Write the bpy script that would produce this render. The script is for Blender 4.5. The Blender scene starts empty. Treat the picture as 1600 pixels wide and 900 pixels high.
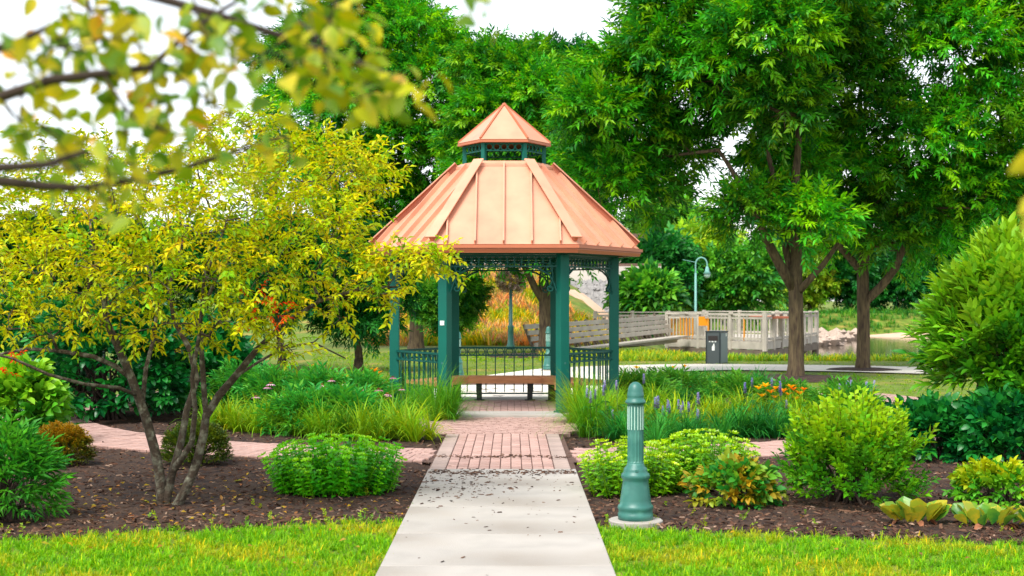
import bpy, math, random
import numpy as np
from mathutils import Vector, Matrix

# ------------------------------------------------------------------ camera, world, sun, exposure
sc = bpy.context.scene
col = sc.collection
F = 2222.2            # focal length in photo pixels (50 mm on 36 mm, 1600 px wide)
HZ = 470.0            # horizon row
CH = 1.7              # eye height
cam = bpy.data.objects.new('camera', bpy.data.cameras.new('camera'))
col.objects.link(cam)
cam.location = (0, 0, CH)
cam.rotation_euler = (math.radians(90), 0, 0)
cam.data.lens = 50
cam.data.sensor_width = 36
cam.data.shift_y = (HZ - 450) / 1600
cam.data.clip_end = 3000
cam.data.clip_start = 0.05
cam.data.dof.use_dof = True
cam.data.dof.focus_distance = 15.5
cam.data.dof.aperture_fstop = 3.6
sc.camera = cam

SUN_EL, SUN_AZ = math.radians(56), math.radians(212)     # azimuth clockwise from +Y: behind the camera, to the left
w = bpy.data.worlds.new('World'); sc.world = w; w.use_nodes = True
nt = w.node_tree
bg = nt.nodes['Background']
sky = nt.nodes.new('ShaderNodeTexSky'); sky.sky_type = 'NISHITA'; sky.sun_disc = False
sky.sun_elevation = SUN_EL; sky.sun_rotation = SUN_AZ
sky.dust_density = 1.0; sky.air_density = 1.0; sky.ozone_density = 1.0
hs = nt.nodes.new('ShaderNodeHueSaturation'); hs.inputs['Saturation'].default_value = 0.28
hs.inputs['Value'].default_value = 1.0
nt.links.new(sky.outputs[0], hs.inputs['Color'])
nt.links.new(hs.outputs[0], bg.inputs['Color'])
bg.inputs['Strength'].default_value = 0.15

sd = Vector((math.sin(SUN_AZ) * math.cos(SUN_EL), math.cos(SUN_AZ) * math.cos(SUN_EL), math.sin(SUN_EL)))
sl = bpy.data.lights.new('sun', 'SUN'); sl.energy = 2.2; sl.angle = math.radians(26); sl.color = (1, 0.965, 0.91)
so = bpy.data.objects.new('sun', sl); col.objects.link(so)
so.location = (-8, -8, 20)
so.rotation_euler = sd.to_track_quat('Z', 'Y').to_euler()

sc.view_settings.view_transform = 'Standard'
sc.view_settings.look = 'None'
sc.view_settings.gamma = 1
sc.view_settings.exposure = 1.05
sc.render.engine = 'CYCLES'
sc.cycles.use_denoising = True
sc.cycles.max_bounces = 7
sc.cycles.transparent_max_bounces = 4
sc.cycles.diffuse_bounces = 3
sc.cycles.transmission_bounces = 4

rng = np.random.default_rng(7)
random.seed(7)
R = math.radians

# ------------------------------------------------------------------ helpers
def P(px, py, Y):
    """photo pixel at distance Y -> world point"""
    return np.array([(px - 800) / F * Y, Y, CH - (py - HZ) / F * Y])
def G(px, py):
    """photo pixel on flat ground -> (X, Y)"""
    Y = CH * F / (py - HZ)
    return (px - 800) / F * Y, Y
def lin(r, g, b):
    f = lambda c: (c / 255 / 12.92) if c <= 10 else ((c / 255 + 0.055) / 1.055) ** 2.4
    return np.array([f(r), f(g), f(b)])

def tag(o, label=None, cat=None, group=None, kind=None):
    if label: o['label'] = label
    if cat: o['category'] = cat
    if group: o['group'] = group
    if kind: o['kind'] = kind
    return o
def thing(name, label, cat, loc=(0, 0, 0), group=None):
    o = bpy.data.objects.new(name, None); col.objects.link(o)
    o.location = loc; o.empty_display_size = 0.1
    return tag(o, label, cat, group)
def link(name, me, parent=None, loc=None, rotz=None, mat=None):
    o = bpy.data.objects.new(name, me); col.objects.link(o)
    if parent is not None: o.parent = parent
    if loc is not None: o.location = loc
    if rotz is not None: o.rotation_euler = (0, 0, rotz)
    if mat is not None and not me.materials: me.materials.append(mat)
    return o
def npmesh(name, V, Fc, mat=None, C=None, smooth=False):
    """V (n,3), Fc (m,k) -> mesh"""
    V = np.asarray(V, dtype=np.float32); Fc = np.asarray(Fc, dtype=np.int32)
    me = bpy.data.meshes.new(name)
    me.vertices.add(len(V)); me.vertices.foreach_set('co', V.ravel())
    k = Fc.shape[1]
    me.loops.add(Fc.size); me.loops.foreach_set('vertex_index', Fc.ravel())
    me.polygons.add(len(Fc)); me.polygons.foreach_set('loop_start', np.arange(0, Fc.size, k, dtype=np.int32))
    if smooth: me.polygons.foreach_set('use_smooth', np.ones(len(Fc), dtype=bool))
    me.update(calc_edges=True)
    if C is not None:
        a = me.color_attributes.new('col', 'FLOAT_COLOR', 'POINT')
        c4 = np.ones((len(V), 4), dtype=np.float32); c4[:, :3] = C
        a.data.foreach_set('color', c4.ravel())
    if mat: me.materials.append(mat)
    return me

class MB:
    def __init__(s): s.v = []; s.f = []
    def add(s, v, f):
        n = len(s.v); s.v += [tuple(map(float, p)) for p in v]; s.f += [tuple(i + n for i in q) for q in f]; return s
    def box(s, c, d, rotz=0, rx=0):
        x, y, z = d[0] / 2, d[1] / 2, d[2] / 2
        m = Matrix.Rotation(rotz, 3, 'Z') @ Matrix.Rotation(rx, 3, 'X')
        v = [m @ Vector((a * x, b * y, e * z)) + Vector(c) for e in (-1, 1) for a, b in ((-1, -1), (1, -1), (1, 1), (-1, 1))]
        return s.add(v, [(3, 2, 1, 0), (4, 5, 6, 7), (0, 1, 5, 4), (1, 2, 6, 5), (2, 3, 7, 6), (3, 0, 4, 7)])
    def beam(s, a, b, wd, ht, up=(0, 0, 1)):
        a = Vector(a); b = Vector(b); x = (b - a).normalized(); u = Vector(up)
        y = u.cross(x).normalized(); z = x.cross(y)
        v = []
        for p in (a, b):
            for i, j in ((-1, -1), (1, -1), (1, 1), (-1, 1)): v.append(p + y * (i * wd / 2) + z * (j * ht / 2))
        return s.add(v, [(0, 1, 2, 3), (7, 6, 5, 4), (0, 4, 5, 1), (1, 5, 6, 2), (2, 6, 7, 3), (3, 7, 4, 0)])
    def prism(s, poly, vec):
        n = len(poly); vec = Vector(vec)
        v = [Vector(p) for p in poly] + [Vector(p) + vec for p in poly]
        return s.add(v, [tuple(range(n))[::-1], tuple(range(n, 2 * n))] + [(i, (i + 1) % n, n + (i + 1) % n, n + i) for i in range(n)])
    def tube(s, pts, rad, n=6, closed=False):
        V, Q = tube(pts, rad, n, closed); return s.add(V, Q)
    def lathe(s, prof, n=24, c=(0, 0, 0), flute=None):
        v = []; f = []
        for k, (r, z) in enumerate(prof):
            for i in range(n):
                a = 2 * math.pi * i / n
                rr = r * (1 if not (flute and flute[0] <= z <= flute[1]) else (1 - 0.07 * (i % 2)))
                v.append((c[0] + rr * math.cos(a), c[1] + rr * math.sin(a), c[2] + z))
        m = len(prof)
        for k in range(m - 1):
            for i in range(n): f.append((k * n + i, k * n + (i + 1) % n, (k + 1) * n + (i + 1) % n, (k + 1) * n + i))
        f.append(tuple(range(n))[::-1]); f.append(tuple((m - 1) * n + i for i in range(n)))
        return s.add(v, f)
    def ring6(s, prof, n=6, rot=0):
        """sweep a closed profile [(apothem, z)] round a regular hexagon (flat side facing -Y)"""
        v = []; m = len(prof)
        for k in range(n):
            a = R(-120 + 60 * k) + rot
            for r, z in prof:
                q = r / math.cos(math.pi / n); v.append((q * math.cos(a), q * math.sin(a), z))
        f = [(k * m + i, ((k + 1) % n) * m + i, ((k + 1) % n) * m + (i + 1) % m, k * m + (i + 1) % m) for k in range(n) for i in range(m)]
        return s.add(v, f)
    def mesh(s, name, mat, smooth=False):
        me = bpy.data.meshes.new(name); me.from_pydata(s.v, [], s.f); me.update()
        if smooth:
            me.polygons.foreach_set('use_smooth', np.ones(len(me.polygons), dtype=bool))
        if mat: me.materials.append(mat)
        return me
    def build(s, name, mat, parent=None, loc=None, smooth=False, bevel=0):
        o = link(name, s.mesh(name, mat, smooth), parent, loc)
        if bevel:
            b = o.modifiers.new('bevel', 'BEVEL'); b.width = bevel; b.segments = 2; b.limit_method = 'ANGLE'
        return o

def tube(pts, rad, n=6, closed=False):
    pts = np.asarray(pts, dtype=float); m = len(pts)
    rad = np.broadcast_to(np.asarray(rad, dtype=float), (m,))
    if closed: T = np.roll(pts, -1, 0) - np.roll(pts, 1, 0)
    else: T = np.gradient(pts, axis=0)
    T /= np.linalg.norm(T, axis=1, keepdims=True) + 1e-9
    u = np.array([0, 0, 1.0]) if abs(T[0][2]) < 0.9 else np.array([1.0, 0, 0])
    V = []
    for i in range(m):
        u = u - T[i] * u.dot(T[i]); u /= np.linalg.norm(u) + 1e-9
        v = np.cross(T[i], u)
        for k in range(n):
            a = 2 * math.pi * k / n
            V.append(pts[i] + rad[i] * (math.cos(a) * u + math.sin(a) * v))
    Q = [(i * n + k, i * n + (k + 1) % n, ((i + 1) % m) * n + (k + 1) % n, ((i + 1) % m) * n + k)
         for i in range(m if closed else m - 1) for k in range(n)]
    return V, Q

def vnoise(x, y, s=0):
    """cheap smooth value noise in -1..1"""
    return (np.sin(x * 1.7 + y * 2.3 + s) + np.sin(x * -3.1 + y * 1.9 + 1.3 * s + 1) * .7 + np.sin(x * 5.3 + y * 4.1 + 2.1 * s) * .45
            + np.sin(x * 7.9 - y * 9.7 + s) * .3) / 2.45
def sstep(a, b, x):
    t = np.clip((x - a) / (b - a), 0, 1); return t * t * (3 - 2 * t)

# ------------------------------------------------------------------ materials
def mat(name, c, rough=0.6, var=0.15, scale=6.0, bump=0.0, bscale=40.0, c2=None, c2scale=3.0, c2lo=.5, c2hi=.62, spec=0.4, metal=0.0, objrand=0.0, stretch=None):
    m = bpy.data.materials.new(name); m.use_nodes = True
    t = m.node_tree; b = t.nodes['Principled BSDF']
    b.inputs['Roughness'].default_value = rough; b.inputs['Metallic'].default_value = metal
    b.inputs['Specular IOR Level'].default_value = spec
    tc = t.nodes.new('ShaderNodeTexCoord'); src = tc.outputs['Object']
    if stretch:
        mp = t.nodes.new('ShaderNodeMapping'); mp.inputs['Scale'].default_value = stretch
        t.links.new(src, mp.inputs['Vector']); src = mp.outputs[0]
    def noise(sc_, det=5):
        n = t.nodes.new('ShaderNodeTexNoise'); n.inputs['Scale'].default_value = sc_; n.inputs['Detail'].default_value = det
        t.links.new(src, n.inputs['Vector']); return n
    def mix(kind, fac, a, bb):
        x = t.nodes.new('ShaderNodeMix'); x.data_type = 'RGBA'; x.blend_type = kind
        for s, val in ((0, fac), (6, a), (7, bb)):
            if isinstance(val, (int, float)): x.inputs[s].default_value = val
            elif isinstance(val, (tuple, list, np.ndarray)): x.inputs[s].default_value = (*val[:3], 1)
            else: t.links.new(val, x.inputs[s])
        return x.outputs[2]
    n1 = noise(scale)
    mr = t.nodes.new('ShaderNodeMapRange'); mr.inputs[1].default_value = .3; mr.inputs[2].default_value = .7
    mr.inputs[3].default_value = 1 - var; mr.inputs[4].default_value = 1 + var
    t.links.new(n1.outputs[0], mr.inputs[0])
    base = c
    if c2 is not None:
        n2 = noise(c2scale, 8)
        r2 = t.nodes.new('ShaderNodeMapRange'); r2.inputs[1].default_value = c2lo; r2.inputs[2].default_value = c2hi
        t.links.new(n2.outputs[0], r2.inputs[0]); base = mix('MIX', r2.outputs[0], c, c2)
    out = mix('MULTIPLY', 1.0, base, mr.outputs[0])
    if objrand:
        oi = t.nodes.new('ShaderNodeObjectInfo'); r3 = t.nodes.new('ShaderNodeMapRange')
        r3.inputs[3].default_value = 1 - objrand; r3.inputs[4].default_value = 1 + objrand
        t.links.new(oi.outputs['Random'], r3.inputs[0]); out = mix('MULTIPLY', 1.0, out, r3.outputs[0])
    t.links.new(out, b.inputs['Base Color'])
    if bump:
        n3 = noise(bscale, 6); bp = t.nodes.new('ShaderNodeBump'); bp.inputs['Strength'].default_value = bump
        bp.inputs['Distance'].default_value = 0.02
        t.links.new(n3.outputs[0], bp.inputs['Height']); t.links.new(bp.outputs[0], b.inputs['Normal'])
    return m
def leaf_mat(name, rough=.45, transl=.35, spec=.35, flat=None):
    m = bpy.data.materials.new(name); m.use_nodes = True
    t = m.node_tree; b = t.nodes['Principled BSDF']; o = t.nodes['Material Output']
    b.inputs['Roughness'].default_value = rough; b.inputs['Specular IOR Level'].default_value = spec
    tr = t.nodes.new('ShaderNodeBsdfTranslucent'); mx = t.nodes.new('ShaderNodeMixShader'); mx.inputs[0].default_value = transl
    if flat is None:
        a = t.nodes.new('ShaderNodeVertexColor'); a.layer_name = 'col'; src = a.outputs[0]
    else:
        tc = t.nodes.new('ShaderNodeTexCoord'); n = t.nodes.new('ShaderNodeTexNoise'); n.inputs['Scale'].default_value = flat[2]; n.inputs['Detail'].default_value = 4
        t.links.new(tc.outputs['Object'], n.inputs['Vector'])
        r = t.nodes.new('ShaderNodeMapRange'); r.inputs[1].default_value = .4; r.inputs[2].default_value = .6
        t.links.new(n.outputs[0], r.inputs[0])
        x = t.nodes.new('ShaderNodeMix'); x.data_type = 'RGBA'; t.links.new(r.outputs[0], x.inputs[0])
        x.inputs[6].default_value = (*flat[0], 1); x.inputs[7].default_value = (*flat[1], 1); src = x.outputs[2]
    t.links.new(src, b.inputs['Base Color'])
    hsv = t.nodes.new('ShaderNodeHueSaturation'); hsv.inputs['Hue'].default_value = .49; hsv.inputs['Value'].default_value = 1.25
    t.links.new(src, hsv.inputs['Color']); t.links.new(hsv.outputs[0], tr.inputs['Color'])
    t.links.new(b.outputs[0], mx.inputs[1]); t.links.new(tr.outputs[0], mx.inputs[2]); t.links.new(mx.outputs[0], o.inputs['Surface'])
    return m

M_lawn = mat('lawn_soil', lin(96, 118, 30), .9, .3, 3.0, .6, 60, c2=lin(150, 130, 60), c2scale=.9, c2lo=.52, c2hi=.72)
M_mulch = mat('mulch', lin(64, 45, 32), .95, .45, 30, .9, 60, c2=lin(40, 26, 22), c2scale=8)
M_conc = mat('concrete', lin(172, 166, 158), .9, .14, 2.2, .25, 90, c2=lin(142, 134, 124), c2scale=1.1, c2lo=.46, c2hi=.7, objrand=.04)
M_conc2 = mat('path_concrete', lin(226, 218, 204), .9, .1, 1.0)
M_brick = mat('brick_paver', lin(180, 147, 136), .9, .14, 9, .3, 80, c2=lin(164, 130, 119), c2scale=14, objrand=.14)
M_brickg = mat('brick_grey', lin(164, 144, 134), .9, .14, 9, .3, 80, objrand=.10)
M_joint = mat('joint_sand', lin(92, 70, 60), .95, .3, 20)
M_copper = mat('copper_paint', lin(212, 152, 122), .33, .09, 2.5, 0.04, 12, c2=lin(192, 132, 106), c2scale=1.6, c2lo=.5, c2hi=.8, spec=.5, objrand=.05)
M_copdk = mat('copper_edge', lin(184, 104, 70), .45, .06, 2.0, spec=.5)
M_green = mat('teal_paint', lin(0, 94, 80), .5, .10, 3.0, .03, 30, spec=.3)
M_green2 = mat('teal_metal', lin(48, 106, 96), .42, .12, 9.0, .03, 60, c2=lin(66, 122, 110), c2scale=7, spec=.5)
M_gmet = mat('green_ironwork', lin(0, 78, 70), .5, .08, 5.0, spec=.3)
M_black = mat('black_metal', lin(26, 26, 28), .5, .1, 4)
M_wood = mat('bench_wood', lin(204, 138, 92), .65, .18, 4, .15, 30, stretch=(1, 1, 8))
M_grey_wood = mat('weathered_wood', lin(180, 172, 158), .9, .16, 2.5, .3, 30, objrand=.08)
M_grey_dark = mat('weathered_wood_dark', lin(112, 100, 86), .9, .18, 2.5, .3, 30)
M_rust_wood = mat('red_wood', lin(176, 106, 78), .9, .15, 2.5)
M_white = mat('white_plastic', lin(232, 234, 230), .5, .04, 3)
M_lens = mat('frosted_lens', lin(164, 196, 182), .35, .04, 3)
M_bin = mat('bin_metal', lin(72, 80, 82), .45, .06, 3, spec=.5)
M_bin2 = mat('bin_side', lin(108, 122, 128), .45, .06, 3, spec=.5)
M_bindk = mat('bin_frame', lin(38, 50, 52), .5, .06, 3)
M_bark = mat('bark', lin(92, 78, 56), .95, .35, 7, 1.0, 30, c2=lin(62, 48, 38), c2scale=9, c2lo=.45, c2hi=.65, stretch=(2.2, 2.2, .4))
M_bark_l = mat('bark_lichen', lin(70, 58, 46), .95, .35, 22, .9, 60, c2=lin(124, 122, 104), c2scale=16, c2lo=.48, c2hi=.7)
M_twig = mat('twig_bark', lin(62, 50, 42), .9, .2, 9)
M_bank = mat('embankment_soil', lin(160, 130, 66), .95, .3, 1.2, .5, 9, c2=lin(120, 140, 44), c2scale=.35, c2lo=.45, c2hi=.6)
M_rock = mat('riprap_stone', lin(150, 146, 142), .95, .25, 3, .6, 12, objrand=.2)
M_wall = mat('pale_wall', lin(206, 196, 184), .9, .08, .8)
M_wallp = mat('pink_concrete', lin(206, 172, 146), .9, .08, 1.2)
M_rail = mat('rusty_rail', lin(112, 86, 74), .8, .2, 1)
M_dark = mat('dark_opening', lin(52, 44, 42), .6, .2, 1)
M_leaf = leaf_mat('leaf_matte', .5, .33)
M_leafy = leaf_mat('leaf_thin', .5, .45, .25)
M_leafg = leaf_mat('leaf_glossy', .36, .28, .45)
M_grass = leaf_mat('grass_blade', .55, .35, .2)
M_petal = leaf_mat('petal', .6, .35, .2)
M_chip = bpy.data.materials.new('mulch_chip'); M_chip.use_nodes = True
_t = M_chip.node_tree; _a = _t.nodes.new('ShaderNodeVertexColor'); _a.layer_name = 'col'
_t.links.new(_a.outputs[0], _t.nodes['Principled BSDF'].inputs['Base Color']); _t.nodes['Principled BSDF'].inputs['Roughness'].default_value = .9
_t.nodes['Principled BSDF'].inputs['Specular IOR Level'].default_value = .15
M_water = bpy.data.materials.new('river_water'); M_water.use_nodes = True
_t = M_water.node_tree; _b = _t.nodes['Principled BSDF']; _b.inputs['Base Color'].default_value = (*lin(70, 60, 44), 1); _b.inputs['Roughness'].default_value = .08
_n = _t.nodes.new('ShaderNodeTexNoise'); _n.inputs['Scale'].default_value = 1.3; _n.inputs['Detail'].default_value = 5
_p = _t.nodes.new('ShaderNodeBump'); _p.inputs['Strength'].default_value = .06; _p.inputs['Distance'].default_value = .15
_tc = _t.nodes.new('ShaderNodeTexCoord'); _t.links.new(_tc.outputs['Object'], _n.inputs['Vector'])
_t.links.new(_n.outputs[0], _p.inputs['Height']); _t.links.new(_p.outputs[0], _b.inputs['Normal'])

# ------------------------------------------------------------------ foliage machinery
def norm(a): return a / (np.linalg.norm(a, axis=-1, keepdims=True) + 1e-9)
def frames(d, roll=None):
    """rotation matrices with local x along d, local z as near up as possible, rolled about x"""
    d = norm(np.asarray(d, dtype=float)); up = np.tile([0, 0, 1.0], (len(d), 1))
    up[np.abs(d[:, 2]) > .97] = [0.0, 1.0, 0.0]
    y = norm(np.cross(up, d)); z = np.cross(d, y)
    if roll is not None:
        c, s = np.cos(roll)[:, None], np.sin(roll)[:, None]; y, z = y * c + z * s, z * c - y * s
    return np.stack([d, y, z], axis=2)
def rdir(n): return norm(rng.normal(size=(n, 3)))

def leaf(L, W, fold=.25, droop=.15, rich=False, spoon=False):
    if rich:
        xs = [0, .22, .5, .78, 1.0]; ws = [0.04, .26, .48, .46, .06] if spoon else [0, .42, .5, .3, 0]; V = []; Fc = []
        for i, (x, ww) in enumerate(zip(xs, ws)):
            z = -droop * L * x * x
            V += [(x * L, 0, z), (x * L, ww * W, z + fold * ww * W), (x * L, -ww * W, z + fold * ww * W)]
        for i in range(4):
            a, b = 3 * i, 3 * i + 3
            Fc += [(a, b, b + 1), (a, b + 1, a + 1), (a, b + 2, b), (a, a + 2, b + 2)]
        return np.array(V, dtype=float), np.array([f for f in Fc if len(set(f)) == 3])
    z = -droop * L
    V = np.array([(0, 0, 0), (.42 * L, W / 2, fold * W / 2 - .2 * droop * L), (L, 0, z), (.42 * L, -W / 2, fold * W / 2 - .2 * droop * L)])
    return V, np.array([(0, 2, 1), (0, 3, 2)])
class Foliage:
    def __init__(s): s.V = []; s.F = []; s.C = []; s.n = 0
    def add(s, tpl, pos, Rm, sc_, colr):
        V, Fc, T = tpl; k = len(pos)
        if k == 0: return
        W = np.einsum('kij,nj->kni', Rm, V) * np.asarray(sc_).reshape(-1, 1, 1) + np.asarray(pos)[:, None, :]
        s.V.append(W.reshape(-1, 3)); n = len(V)
        s.F.append((Fc[None] + (np.arange(k) * n)[:, None, None]).reshape(-1, 3) + s.n); s.n += k * n
        c_ = (np.asarray(colr)[:, None, :] * T[None]).reshape(-1, 3); l_ = c_.mean(1, keepdims=True)
        s.C.append(np.clip(l_ + (c_ - l_) * 1.12, .002, 1))
    def addmix(s, tpls, pos, Rm, sc_, colr):
        idx = rng.integers(0, len(tpls), len(pos))
        for i, t in enumerate(tpls):
            q = idx == i; s.add(t, pos[q], Rm[q], np.asarray(sc_)[q], np.asarray(colr)[q])
    def mesh(s, name, m, off=(0, 0, 0)):
        return npmesh(name, np.concatenate(s.V) - np.asarray(off), np.concatenate(s.F), m, np.concatenate(s.C))
    def build(s, name, m, parent=None, stuff=True):
        off = parent.location if parent is not None else (0, 0, 0)
        o = link(name, s.mesh(name, m, off), parent)
        return o

def combine(parts):
    """[(V, F, tint)] -> template with per-leaf tint"""
    Vs, Fs, Ts = [], [], []; n = 0
    for V, Fc, t in parts:
        Vs.append(V); Fs.append(Fc + n); n += len(V); Ts.append(np.tile(t, (len(V), 1)) if np.ndim(t) == 1 else t)
    return np.concatenate(Vs), np.concatenate(Fs), np.concatenate(Ts)
def place(VF, pos, d, roll=0.0, s=1.0):
    Rm = frames(np.array([d]), np.array([roll]))[0]
    return (VF[0] * s) @ Rm.T + np.asarray(pos), VF[1]
def tint(v=.18, h=.12):
    b = 1 + rng.uniform(-v, v); return np.array([b * (1 + rng.uniform(-h, h)), b, b * (1 + rng.uniform(-h, h))])
def sprig(n, tw, L, W, spread=1.0, down=.35, fwd=.55, fold=.3, droop=.2, rich=False, bend=.25, v=.18, flip=.5):
    """a leafy twig along +x with n leaves; it hangs a little under its own weight"""
    parts = []; lf = leaf(L, W, fold, droop, rich)
    for i in range(n):
        t = (i + .5) / n; a = i * 2.4 + rng.uniform(-.4, .4)
        p = np.array([tw * t, 0, -bend * tw * t * t])
        d = np.array([fwd + .5 * t, spread * math.cos(a), spread * math.sin(a) * .7 - down])
        parts.append((*place(lf, p, d, rng.uniform(-flip, flip), rng.uniform(.75, 1.15)), tint(v)))
    tp = [(0, 0, 0), (tw * .5, 0, -bend * tw * .25), (tw, 0, -bend * tw)]
    V, Q = tube(tp, [.012 * L / .1 * .35, .008 * L / .1 * .35, .003], 3)
    tri = np.array([t for q in Q for t in ((q[0], q[1], q[2]), (q[0], q[2], q[3]))])
    parts.append((np.array(V), tri, np.array([.8, .42, .6])))
    return combine(parts)

def crown_points(lobes, n, shell=.55, squash=.9, under=.25):
    """points + outward directions over a set of lobes [(centre, r)], thin on the undersides"""
    c = np.array([l[0] for l in lobes]); r = np.array([l[1] for l in lobes])
    pr = r ** 2 / np.sum(r ** 2); i = rng.choice(len(lobes), n, p=pr)
    d = rdir(n); flip = (d[:, 2] < -.2) & (rng.random(n) > under); d[flip, 2] *= -1
    rad = r[i] * (shell + (1 - shell) * rng.random(n) ** .6)
    p = c[i] + d * rad[:, None] * np.array([1, 1, squash])
    # keep what is not deep inside another lobe
    keep = np.ones(n, bool)
    for j in range(len(lobes)):
        q = (np.linalg.norm((p - c[j]) / np.array([1, 1, squash]), axis=1) < r[j] * .5) & (i != j); keep &= ~q
    return p[keep], d[keep], i[keep]

def grow(skel, targets, bf=.3, step=.25, jit=.03, r_tip=.006, expo=.48, rmin=None):
    """skel: list of (polyline, radii or None); every target gets a limb to the cheapest node. -> MB of tubes"""
    nodes = []; par = []; plen = []; fixed = []
    for poly, rad in skel:
        poly = [np.asarray(p, float) for p in poly]
        prev = -1
        if nodes:
            dd = np.linalg.norm(np.array(nodes) - poly[0], axis=1); prev = int(dd.argmin())
            if dd[prev] < .02: poly = poly[1:]; rad = rad[1:]
        for p, r in zip(poly, rad):
            nodes.append(p); par.append(prev); fixed.append(r)
            plen.append(0 if prev < 0 else plen[prev] + np.linalg.norm(p - nodes[prev])); prev = len(nodes) - 1
    N = np.array(nodes); Pl = np.array(plen); par = list(par); fixed = list(fixed)
    tg = np.asarray(targets); tg = tg[np.argsort(np.min(np.linalg.norm(tg[:, None] - N[None], axis=2), axis=1))] if len(tg) else tg
    for t in tg:
        d = np.linalg.norm(N - t, axis=1); k = int(np.argmin(d + bf * Pl)); L = d[k]
        m = max(1, int(L / step)); a = N[k]
        dirp = N[k] - N[par[k]] if par[k] >= 0 else np.array([0, 0, 1.0])
        dirp = dirp / (np.linalg.norm(dirp) + 1e-9); c = a + dirp * L * .35 + np.array([0, 0, .06 * L])
        new = []; pl = []
        for j in range(1, m + 1):
            s = j / m; q = (1 - s) ** 2 * a + 2 * s * (1 - s) * c + s * s * t
            if j < m: q = q + rng.normal(size=3) * jit
            new.append(q); par.append(k if j == 1 else len(N) + j - 2); pl.append(Pl[k] + L * s); fixed.append(None)
        N = np.vstack([N, new]); Pl = np.concatenate([Pl, pl])
    n = len(N); cnt = np.zeros(n); ch = [[] for _ in range(n)]
    for i in range(n):
        if par[i] >= 0: ch[par[i]].append(i)
    for i in range(n - 1, -1, -1):
        if not ch[i]: cnt[i] += 1
        if par[i] >= 0: cnt[par[i]] += cnt[i]
    # nodes are appended after their parents, but skeleton joins may point anywhere earlier
    rad = r_tip * cnt ** expo
    for i in range(n):
        if fixed[i] is not None: rad[i] = fixed[i]
        elif par[i] >= 0: rad[i] = min(rad[i], rad[par[i]] * .85)
    mb = MB(); seen = set()
    def chain(i0, start):
        pts = [N[i0]] if start >= 0 else []; rr = [min(rad[i0], rad[start])] if start >= 0 else []
        i = start if start >= 0 else i0
        while True:
            pts.append(N[i]); rr.append(rad[i])
            if not ch[i]: break
            best = max(ch[i], key=lambda q: (fixed[q] is not None, cnt[q]))
            for q in ch[i]:
                if q != best: stack.append((i, q))
            i = best
        if len(pts) > 1:
            sides = 10 if max(rr) > .06 else (6 if max(rr) > .012 else 4)
            mb.tube(pts, rr, sides)
    stack = [(i, -1) for i in range(n) if par[i] < 0]
    while stack:
        i0, st = stack.pop(); chain(i0, st)
    return mb, N, cnt

def colours(n, palette, weights=None, v=.15):
    pal = np.array(palette); i = rng.choice(len(pal), n, p=weights)
    j = rng.choice(len(pal), n, p=weights); t = rng.random((n, 1)) * .5
    c = pal[i] * (1 - t) + pal[j] * t
    return c * (1 + rng.uniform(-v, v, (n, 1)))

# ------------------------------------------------------------------ terrain
GZ = np.array([-0.12, 22.05])                 # gazebo centre
WX0, WX1 = -0.82, 0.625                       # walk edges
def height(x, y):
    river = sstep(40.5, 52, y) * sstep(4.5, 10.0, x - .06 * (y - 50)) * (1 - sstep(112, 124, y))
    hill = sstep(60, 84, y) * (1 - sstep(2.6, 6.5, x)) * 3.1
    far = sstep(112, 124, y) * 0.6 * sstep(6, 12, x)
    return -2.3 * river + hill + far + .05 * vnoise(x * .3, y * .3) * sstep(40, 60, y)
xs = np.unique(np.concatenate([np.linspace(-1500, -60, 10), np.linspace(-60, 70, 105), np.linspace(70, 1500, 10)]))
ys = np.unique(np.concatenate([np.linspace(-60, 40, 12), np.linspace(40, 150, 111), np.linspace(150, 2500, 12)]))
XX, YY = np.meshgrid(xs, ys)
V = np.stack([XX, YY, height(XX, YY)], -1).reshape(-1, 3)
nx = len(xs); I = np.arange(len(V)).reshape(len(ys), nx)
Fq = np.stack([I[:-1, :-1], I[:-1, 1:], I[1:, 1:], I[1:, :-1]], -1).reshape(-1, 4)
ground = link('ground', npmesh('ground', V, Fq, M_lawn, smooth=True)); tag(ground, 'green lawn ground sloping to the river', 'ground', kind='structure')
mw = MB().add([(4, 42, -1.1), (160, 42, -1.1), (160, 126, -1.1), (4, 126, -1.1)], [(0, 1, 2, 3)])
tag(mw.build('water', M_water), 'brown river water beyond the boardwalk', 'water', kind='structure')

# mulch beds
def lawn_edge(x):
    e = np.where(x < 0, 10.95 + .30 * (x + .8), 10.65 - .28 * (x - .65))
    return e + .10 * vnoise(x * 2.2, x * .7, 3) + .05 * vnoise(x * 7, x, 1)
def in_mulch(x, y):
    r = np.hypot(x - GZ[0], y - GZ[1])
    left = (x < 0) & (y > lawn_edge(x)) & (y < 25 + .5 * vnoise(x, y))
    right = (x >= 0) & (y > lawn_edge(x)) & ((y < 19.6 + .3 * vnoise(x, y)) | (r < 6.0))
    back = (r < 5.2) & (y > 22)
    walk = (x > WX0 + .03) & (x < WX1 - .03) & (y < 20)
    return (left | right | back) & ~walk & (np.abs(x) < 16)
def mulch_z(x, y):
    return .022 + .014 * vnoise(x * 3, y * 3) + .008 * vnoise(x * 11, y * 11, 5)
gx = np.arange(-16, 16, .1); gy = np.arange(9.4, 28, .1)
XX, YY = np.meshgrid(gx, gy); ok = in_mulch(XX + .05, YY + .05)[:-1, :-1]
zz = mulch_z(XX, YY) + rng.normal(size=XX.shape) * .004
zz = np.where(in_mulch(XX - .12, YY) & in_mulch(XX + .12, YY) & in_mulch(XX, YY - .12) & in_mulch(XX, YY + .12), zz, .004)
V = np.stack([XX, YY, zz], -1).reshape(-1, 3); nx = len(gx); I = np.arange(len(V)).reshape(len(gy), nx)
Fq = np.stack([I[:-1, :-1], I[:-1, 1:], I[1:, 1:], I[1:, :-1]], -1)[ok]
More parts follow.
